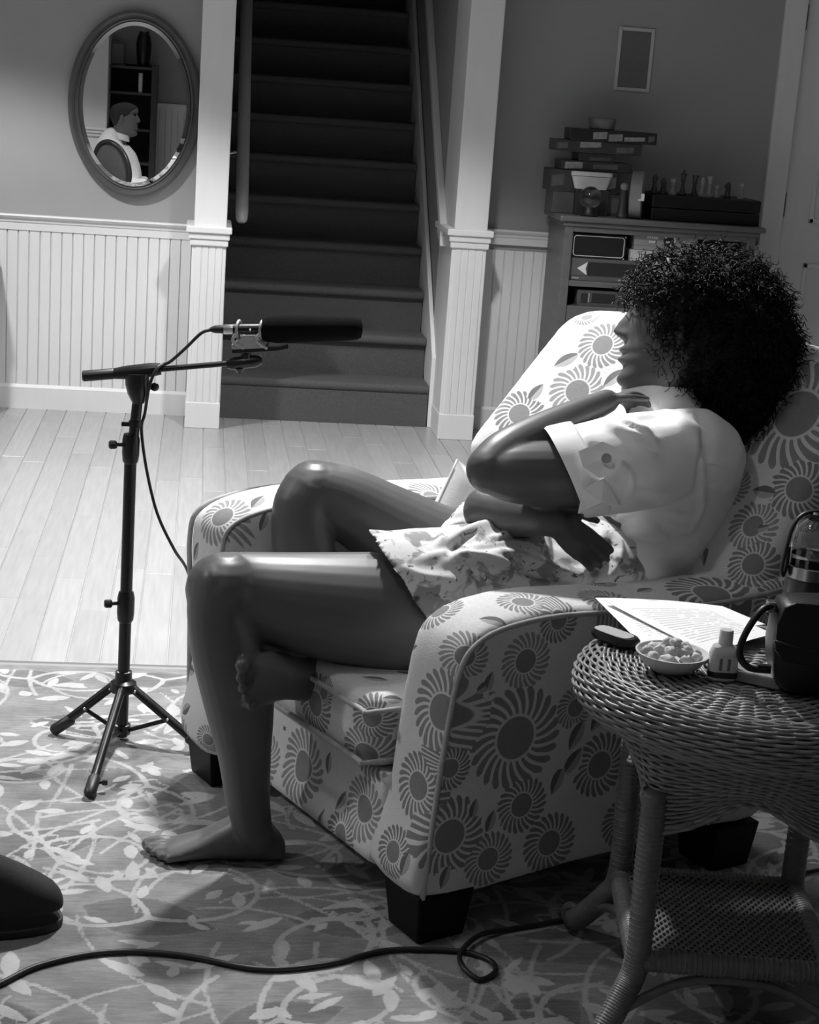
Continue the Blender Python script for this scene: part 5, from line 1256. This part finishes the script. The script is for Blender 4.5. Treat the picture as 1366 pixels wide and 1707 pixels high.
# tin standing on edge, glass ball, tub and stacked boxes left of the chess case
q = onY(1068, 316, DY0+.05); rt = (onY(1068,277,DY0+.05)[2]-onY(1068,357,DY0+.05)[2])/2
e = empty('round_tin', (q[0], DY0+.05, DZ), 'round grey tin standing on its edge beside the chess case', 'tin')
tx = nrm(np.array([.95,-.30,0.])); c0 = np.array([q[0]-.006, DY0+.07, DZ+rt+.001])
mk('drum', MB().lathe([(.001,-.024),(rt*.97,-.024),(rt,-.021),(rt,.021),(rt*.97,.024),(.001,.024)], c0, 40, ax=tx), G(.22, .4, var=.35, scale=20, name='printed_tin'), e, smooth=35)
mk('sticker', MB().obox(c0 + np.array([-.006,-rt*.985,-.004]), tx*.012, np.array([0,-1,0])*.003, (0,0,.014)), INK, e)
q = onY(987, 331, DY0+.02); gr = .044
e = empty('glass_ball', (q[0], DY0+.02, DZ), 'clear glass ball on a small stand in front of the white tub', 'ornament')
bz = onY(987, 330, DY0+.02)[2]
mk('ball', MB().ball((q[0], DY0+.045, bz), gr, 32, 20), glass('ball_glass', .97, 0., 1.5), e, smooth=180)
mk('stand', MB().lathe([(.001,0),(.034,0),(.036,.004),(.028,.012),(.024,max(.016, bz-gr-DZ+.006)),(.001,.016)], (q[0], DY0+.045, DZ+.0006), 24), BLACK, e, smooth=40)
def stackbox(name, px0, py0, px1, py1, Y, dp, v, label, rz=0., var=.3):
    a = onY(px0, py1, Y); b_ = onY(px1, py0, Y); x0, x1 = a[0], b_[0]; zb, zt = (a[2]+onY(px1,py1,Y)[2])/2, (b_[2]+onY(px0,py0,Y)[2])/2
    return x0, x1, zb, zt
GRP2 = 'boxes stacked on top of the cabinet'
def sbox(px0, px1, z0, z1_, Y, dp, v, label, art=None, var=.4):
    x0, x1 = onY(px0, 300, Y)[0], onY(px1, 300, Y)[0]
    e = empty('stacked_box', ((x0+x1)/2, Y+dp/2, z0), label, 'box', GRP2); mt = G(v, .45, var=var, scale=22, name='stack_box')
    mk('carton', MB().box((x0, Y, z0), (x1, Y+dp, z1_)), mt, e, bevel=.002)
    if art:
        for k_, (ua, ub, va, vb, tone) in enumerate(art): mk('cover_print', MB().prism([(x0+(x1-x0)*ua, Y-.0012, z0+(z1_-z0)*va), (x0+(x1-x0)*ub, Y-.0012, z0+(z1_-z0)*(va+.12)), (x0+(x1-x0)*ub, Y-.0012, z0+(z1_-z0)*vb), (x0+(x1-x0)*ua, Y-.0012, z0+(z1_-z0)*(vb-.1))], (0,.001,0)), G(tone, .45, var=.5, scale=60, name='cover_art'), e)
    return z1_
zA = lambda py: onY(1000, py, DY0+.16)[2]
z = DZ+.0008; YS = DY0+.13
z = sbox(925, 1046, z, zA(323), YS, .16, .10, 'wide dark box at the bottom of the stack on the cabinet', [(.72,.97,.1,.9,.20)])
z = sbox(918, 1030, z+.0008, zA(286), YS, .16, .055, 'dark box second from the bottom of the cabinet-top stack', [(.02,.2,.2,.8,.12),(.86,.98,.2,.8,.25)])
z = sbox(934, 1052, z+.0008, zA(270), YS+.01, .14, .05, 'thin dark box in the middle of the cabinet-top stack', [(.05,.3,.1,.9,.35),(.45,.8,.2,.8,.16)])
z = sbox(962, 1022, z+.0008, zA(256), YS+.01, .14, .035, 'narrow dark box under the two crosswise boxes', [(.3,.9,.1,.6,.10)])
z = sbox(922, 1066, z+.0008, zA(236), YS, .14, .05, 'long dark box with a pale panel, second from the top of the stack', [(.28,.52,.4,.98,.32),(.02,.14,.2,.8,.14),(.7,.9,.1,.7,.14)])
z = sbox(945, 1089, z+.0008, zA(216), YS-.01, .13, .018, 'black box with streaky pale cover art near the top of the stack', [(.26,.42,.15,.85,.30),(.44,.60,.05,.75,.26),(.62,.86,.15,.6,.34),(.9,.97,.2,.8,.12)])
q = onY(1005, 212, YS+.04)
e = empty('food_tub', (q[0], YS+.05, z), 'faint grey tub on the very top of the stacked boxes', 'tub'); mk('tub', MB().lathe([(.001,0),(.048,0),(.052,.004),(.054,.034),(.001,.034)], (q[0], YS+.055, z+.0008), 28), G(.16, .6, name='grey_tub'), e, smooth=35); mk('lid', MB().lathe([(.001,.034),(.056,.034),(.056,.042),(.052,.045),(.001,.045)], (q[0], YS+.055, z+.0008), 28), G(.14, .6, name='grey_tub_lid'), e, smooth=35)
# white tapered tub: it sits on a small dark box in front of the stack
a = onY(958, 318, DY0+.055); b_ = onY(1024, 287, DY0+.055)
zt0 = onY(990, 317, DY0+.055)[2]; zt1 = onY(990, 288, DY0+.055)[2]; xm = (a[0]+b_[0])/2
e = empty('riser_box', (xm, DY0+.10, DZ), 'dark box carrying the white tub on the cabinet', 'box', GRP2)
mk('carton', MB().box((xm-.06, DY0+.092, DZ+.0008), (xm+.075, DY0+.128, zt0-.001)), G(.03, .5, name='dark_box'), e, bevel=.002)
e = empty('white_tub', (xm, DY0+.09, zt0), 'white tub with a flared rim behind the glass ball', 'tub')
R = []
for s_, z in ((.80,zt0),(.82,zt0+.003),(1.0,zt1-.018),(1.04,zt1-.016),(1.04,zt1-.002),(1.0,zt1)):
    R.append([(xm + .080*s_*math.copysign(abs(math.cos(t))**.5, math.cos(t)), DY0+.108+.018*s_*math.copysign(abs(math.sin(t))**.5, math.sin(t)), z) for t in np.arange(32)*2*np.pi/32])
mk('tub', MB().rings(R[:3]), G(.62, .4, name='white_plastic'), e, smooth=35); mk('lid', MB().rings(R[3:]), G(.70, .4, name='white_lid'), e, smooth=35)
# small ball figure and jar between stack and tin
q = onY(1043, 312, DY0+.06)
e = empty('small_figure', (q[0], DY0+.06, DZ), 'small figure with a round pale head between the tub and the tin', 'figurine')
mk('body', MB().lathe([(.001,0),(.024,0),(.026,.004),(.018,.03),(.014,q[2]-DZ-.014),(.001,q[2]-DZ-.012)], (q[0], DY0+.075, DZ+.0008), 20), G(.05, .5, name='dark_figure'), e, smooth=40)
mk('head', MB().ball((q[0], DY0+.075, q[2]), .017, 18, 12), G(.28, .45, name='pale_head'), e, smooth=180)
# ------------------------------------------------------------------ the near end of the room, which only the mirror shows
SK2 = skin_mat(.16, 'man_skin', .4)
MYm = 1.95
def Q(px, py, dy=0.): return inmir(px, py, MYm+dy)
hc = Q(209, 199)
mn = empty('person', (hc[0]-.08, MYm-.02, .44), 'man in a white shirt and dark trousers seated facing the armchair, seen in the mirror', 'person')
D = MB(); ex = np.array([1.,0,0]); ey = np.array([0,1.,0]); ez = np.array([0,0,1.])
head(D, hc, ex*.99+ey*.12+ez*-.02, ez, .98)
hip = np.array([hc[0]+.02, MYm-.02, .52]); sho = np.array([hc[0]-.07, MYm, hc[2]-.175])
limb(D, [(hc+np.array([-.02,0,-.05]),.055),(hc+np.array([-.035,0,-.12]),.058),(sho+np.array([0,0,.02]),.07),(sho+np.array([0,0,-.10]),.10),(hip,.12)], 20)
for sg in (-1, 1):
    s_ = sho + np.array([0, sg*.17, -.01]); el = s_ + np.array([.08, sg*.05, -.26]); wr_ = el + np.array([.14, -sg*.11, .03])
    limb(D, [(s_,.05),((s_+el)/2,.045),(el,.038)], 16); limb(D, [(el,.038),((el+wr_)/2,.034),(wr_,.026)], 14)
    hand(D, wr_, ex*.25-ey*sg*.8-ez*.3, ez*.5+ex*.7, ez, (.4,.45,.5,.55), .9)
V, F, N = remesh(D, .0045, 2)
mk('body', (V, F), SK2, mn, smooth=180)
for sg in (-1, 1): mk('eye', MB().ball(hc+ex*.064+ey*sg*.031+ez*.036, .0105, 12, 8), irisM, mn, smooth=180)
# cropped hair: a close shell over the skull
Hh = MB(); hF, hL, hU = head(Hh, hc, ex*.99+ey*.12+ez*-.02, ez, .98)
HV = np.array(Hh.v); lx = (HV-hc)@hF; ly = (HV-hc)@hL; lz = (HV-hc)@hU
line = np.where(lx > .02, .068+.0*lx, np.where(lx > -.03, .03, -.05))
keep = lz > np.interp(lx, [-.12,-.05,-.03,.0,.03,.05,.075], [-.055,-.045,-.01,.012,.03,.06,.078])
nrmv = (HV-hc)/np.linalg.norm(HV-hc, axis=1)[:,None]; HV2 = HV + nrmv*.004
fs = [f for f in Hh.f if len(f) == 4 and all(keep[i] for i in f) and all(abs(ly[i]) < .0735 for i in f)]
used = sorted({i for f in fs for i in f}); mp_ = {i: k_ for k_, i in enumerate(used)}
hr_ = mk('hair', (HV2[used], [tuple(mp_[i] for i in f) for f in fs]), G(.03, .8, var=.4, scale=120, bmp=.5, bscale=400, name='cropped_hair'), mn, smooth=180)
hs_ = hr_.modifiers.new('solid', 'SOLIDIFY'); hs_.thickness = .006; hs_.offset = -1
S = MB()
P = cr([list(hip+np.array([0,0,-.04]))+[.125,1.25],list((hip+sho)/2+np.array([-.01,0,0]))+[.15,1.25],list(sho+np.array([0,0,-.06]))+[.138,1.4],list(sho+np.array([0,0,.03]))+[.095,1.55],list(hc+np.array([-.035,0,-.115]))+[.066,1.0]], 5)
S.tube(P[:,:3], P[:,3], 30, lat=ey, el=P[:,4])
for sg in (-1, 1):
    s_ = sho + np.array([0, sg*.165, -.02]); el = s_ + np.array([.08, sg*.05, -.25]); wr_ = el + np.array([.125, -sg*.10, .025])
    limb(S, [(s_,.072),((s_+el)/2,.062),(el,.054)], 18); limb(S, [(el,.054),((el+wr_)/2,.048),(wr_,.040)], 16)
V, F, N = remesh(S, .006, 3); V = V + N*(vnoise(V, 24, 4)*.003)[:,None]
ms_ = mk('shirt', (V, F), CLOTH, mn, smooth=180)
mk('collar', MB().lathe([(.068,-.012),(.075,-.02),(.064,.020),(.058,.020)], hc+np.array([-.035,0,-.112]), 28, ax=(.25,0,1), cap=False), CLOTH, ms_, smooth=40)
T = MB()
k1 = np.array([-.58, 2.20, .50]); a1 = np.array([-.47, 2.50, .125]); k2 = np.array([-.46, 1.72, .47]); a2 = np.array([-.44, 1.62, .115])
for sg, kn, an in ((1, k1, a1), (-1, k2, a2)):
    h_ = hip + np.array([0, sg*.09, -.02]); limb(T, [(h_,.10),((h_+kn)/2,.085),(kn,.066)], 20); limb(T, [(kn,.066),((kn+an)/2,.058),(an,.046),(an+np.array([0,0,-.02]),.045)], 18)
T.ell(hip+np.array([0,0,-.02]), ex*.14, ey*.18, ez*.11)
V, F, N = remesh(T, .007, 3); mk('trousers', (V, F), G(.02, .9, var=.3, name='dark_trousers'), mn, smooth=180)
# shoes: the toe of one reaches into view at lower left
SHM = G(.012, .85, var=.4, scale=120, bmp=.5, bscale=400, name='black_suede'); SOL = G(.008, .6, name='black_sole')
def shoe(toe, heel, sg):
    f_ = nrm((toe-heel)*(1,1,0)); s_ = np.cross(ez, f_); L = np.linalg.norm((toe-heel)[:2])
    st_ = [(0,.028,.07),(.05,.033,.10),(.2,.037,.125),(.36,.038,.128),(.52,.042,.118),(.66,.047,.100),(.78,.048,.080),(.88,.044,.062),(.95,.034,.048),(.985,.022,.036),(1.0,.010,.026)]
    z0 = .0105
    R = [[heel + f_*(x*L) + s_*(w_*math.copysign(abs(math.cos(t))**(.8 if math.sin(t) > 0 else .3), math.cos(t))) + ez*(z0+.010+(h_-.010)*((.35+.65*math.sin(t)) if math.sin(t) > 0 else .35-.35*abs(math.sin(t))**.6)) for t in np.arange(24)*2*np.pi/24] for x, w_, h_ in st_]
    sh_ = mk('shoe', MB().rings([[np.array([p[0],p[1],p[2]]) for p in r] for r in R]), SHM, mn, smooth=60, label='black lace-up shoe')
    ol = []
    for x, w_, h_ in st_: ol.append(heel + f_*(x*L*1.015-.004) + s_*(w_*1.03))
    for x, w_, h_ in st_[::-1]: ol.append(heel + f_*(x*L*1.015-.004) - s_*(w_*1.03))
    mk('sole', MB().prism([p*np.array([1,1,0])+ez*z0 for p in ol], ez*.014), SOL, sh_, bevel=.003)
    for j, x in enumerate((.40, .47, .54)):
        h_ = np.interp(x, [a for a, _, _ in st_], [c for _, _, c in st_]); c = heel + f_*(x*L) + ez*(z0+h_+.001)
        mk('lace', MB().tube(cr([c - s_*.024 - ez*.009, c - s_*.01 + ez*.001, c + s_*.01 + ez*.001, c + s_*.024 - ez*.009], 4), .0022, 6), SHM, sh_, smooth=180)
    c = heel + f_*(.56*L) + ez*(z0+.118); mk('lace', MB().tube([c + (.016*math.cos(t)-.006)*f_ + (.010+.010*math.sin(t))*ez + s_*.012*math.cos(t*.5) for t in np.linspace(0, 6.0, 16)], .0022, 6), SHM, sh_, smooth=180)
toe = onZ(103, 1524, .02); shoe(toe, toe + np.array([-.262, -.075, 0])*1.0, 1)
shoe(np.array([-.22, 1.64, 0]), np.array([-.50, 1.60, 0]), -1)

# his chair: an oval upholstered back in a dark frame
hcx = hip[0]-.06; mc_ = empty('side_chair', (hcx, MYm-.02, 0), 'dark framed chair with an oval upholstered back under the seated man', 'chair')
UPH = G(.10, .8, var=.2, scale=40, name='grey_upholstery'); DWD = G(.025, .35, name='dark_frame')
bc = Q(187, 280, .30); bu = nrm(np.array([-.16,.1,1.])); bl = nrm(np.array([.72,.69,0.]))
mk('back_pad', MB().ell(bc, nrm(np.cross(bl, bu))*.03, bl*.15, bu*.16, 32, 14), UPH, mc_, smooth=180)
mk('back_frame', MB().tube([bc + bl*.163*math.cos(t) + bu*.174*math.sin(t) for t in np.arange(48)*2*np.pi/48], .017, 10, loop=True), DWD, mc_, smooth=180)
mk('seat', MB().rings([[np.array([hcx+.05+ .24*s_*math.copysign(abs(math.cos(t))**.5, math.cos(t)), MYm-.02+.235*s_*math.copysign(abs(math.sin(t))**.5, math.sin(t)), z]) for t in np.arange(36)*2*np.pi/36] for s_, z in ((.95,.33),(1,.345),(1,.38),(.93,.40),(.6,.41))]), UPH, mc_, smooth=50)
mk('seat_rail', MB().box((hcx-.18, MYm-.24, .28), (hcx+.28, MYm+.20, .335)), DWD, mc_, bevel=.006)
for x in (hcx-.16, hcx+.25):
    for y in (MYm-.22, MYm+.18): mk('leg', MB().tube([(x, y, .012), (x, y, .28)], [.013,.02], 12), DWD, mc_, smooth=40)
for y in (-.06, .06): mk('back_post', MB().tube([(hcx-.12+y, MYm+.21+y*.2, .3), bc-bu*.165+bl*y], .014, 10), DWD, mc_, smooth=40)

# bookcase, pillar and wall at the camera's end of the room
BY = -2.86
def QB(px, py, Y=BY): return inmir(px, py, Y)
BK = G(.045, .45, var=.3, scale=8, name='bookcase_wood')
x0 = QB(172, 150)[0]; x1 = QB(262, 150)[0]
bk = empty('bookcase', ((x0+x1)/2, BY-.15, 0), 'tall dark bookcase seen in the mirror behind the man', 'bookcase')
ztp = QB(210, 106)[2]; th = QB(252,150)[0]
for a, b_ in ((x0, x0+.04), (th, x1)): mk('side_panel', MB().box((a, BY-.33, 0), (b_, BY, ztp)), BK, bk, bevel=.004)
mk('back_panel', MB().box((x0, BY-.335, 0), (x1, BY-.325, ztp)), G(.01, .8, name='dark_back'), bk)
for py in (110, 153, 214, 270, 325, 380):
    z = QB(215, py)[2]
    if z > .05: mk('shelf', MB().box((x0+.04, BY-.325, z-.025), (th, BY-.005, z)), BK, bk, bevel=.002)
zs = QB(215, 153)[2]; q = QB(234, 138)
mk('white_canister', MB().lathe([(.001,0),(.02,0),(.021,.003),(.021,QB(234,123)[2]-zs),(.017,QB(234,122)[2]-zs),(.001,QB(234,122)[2]-zs)], (q[0], BY-.06, zs+.0005), 18), G(.7, .4, name='white_canister'), smooth=40, label='slim white canister on the second shelf of the bookcase in the mirror', cat='canister')
zv = QB(215, 110)[2]; zh = QB(238, 52)[2]-zv; q = QB(239, 80); r_ = (QB(252,80)[0]-QB(226,80)[0])/2
mk('vase', MB().lathe([(.001,0),(r_*.72,0),(r_*.78,.01),(r_*.95,zh*.4),(r_,zh*.65),(r_*.85,zh*.85),(r_*.6,zh*.95),(r_*.7,zh),(r_*.55,zh),(.001,zh*.9)], (q[0], BY-.14, zv+.0005), 30), G(.006, .3, name='black_vase'), smooth=40, label='tall black vase on top of the bookcase in the mirror', cat='vase')
q0 = QB(181, 104); q1 = QB(208, 70)
bx_ = empty('picture_frame', ((q0[0]+q1[0])/2, BY-.2, zv), 'plain grey framed picture standing beside the black vase on the bookcase', 'picture')
mk('frame', MB().box((q0[0], BY-.22, zv+.0005), (q1[0], BY-.20, q1[2])), G(.10, .5, name='grey_frame'), bx_, bevel=.003); mk('print', MB().box((q0[0]+.02, BY-.203, zv+.02), (q1[0]-.02, BY-.198, q1[2]-.02)), G(.22, .6, name='grey_print_sheet'), bx_)
# white pillar
px0, px1 = QB(140, 200, -2.6)[0], QB(178, 200, -2.6)[0]; zc0 = QB(165, 213, -2.6)[2]
e = empty('trim_5', ((px0+px1)/2, -2.7, 0), 'white pillar beside the bookcase in the mirror', kind='structure')
mk('shaft', MB().box((px0-.25, -3.2, 0), (px1, -2.62, CEIL)), WHITE, e, bevel=.004)
c = MB(); 
for a, b_, o in ((zc0-.02, zc0, .05), (zc0-.05, zc0-.02, .035), (zc0-.08, zc0-.05, .02)): c.box((px0-.28, -3.2, a), (px1+o, -2.62+o, b_))
mk('cap', c, WHITE, e, bevel=.004)
# rail and wainscot on the wall behind
zr = QB(285, 173, YF)[2]; WF = bpy.data.objects['wall_front']
xa = QB(255, 200, YF)[0]; 
boards(WF, xa, xa+.9, .1, zr-.05, YF, WHITE, pitch=.06, sgn=1)
rail('trim_6', xa, xa+.9, YF, zr, 'white rail on the wall behind the bookcase in the mirror', s=1)
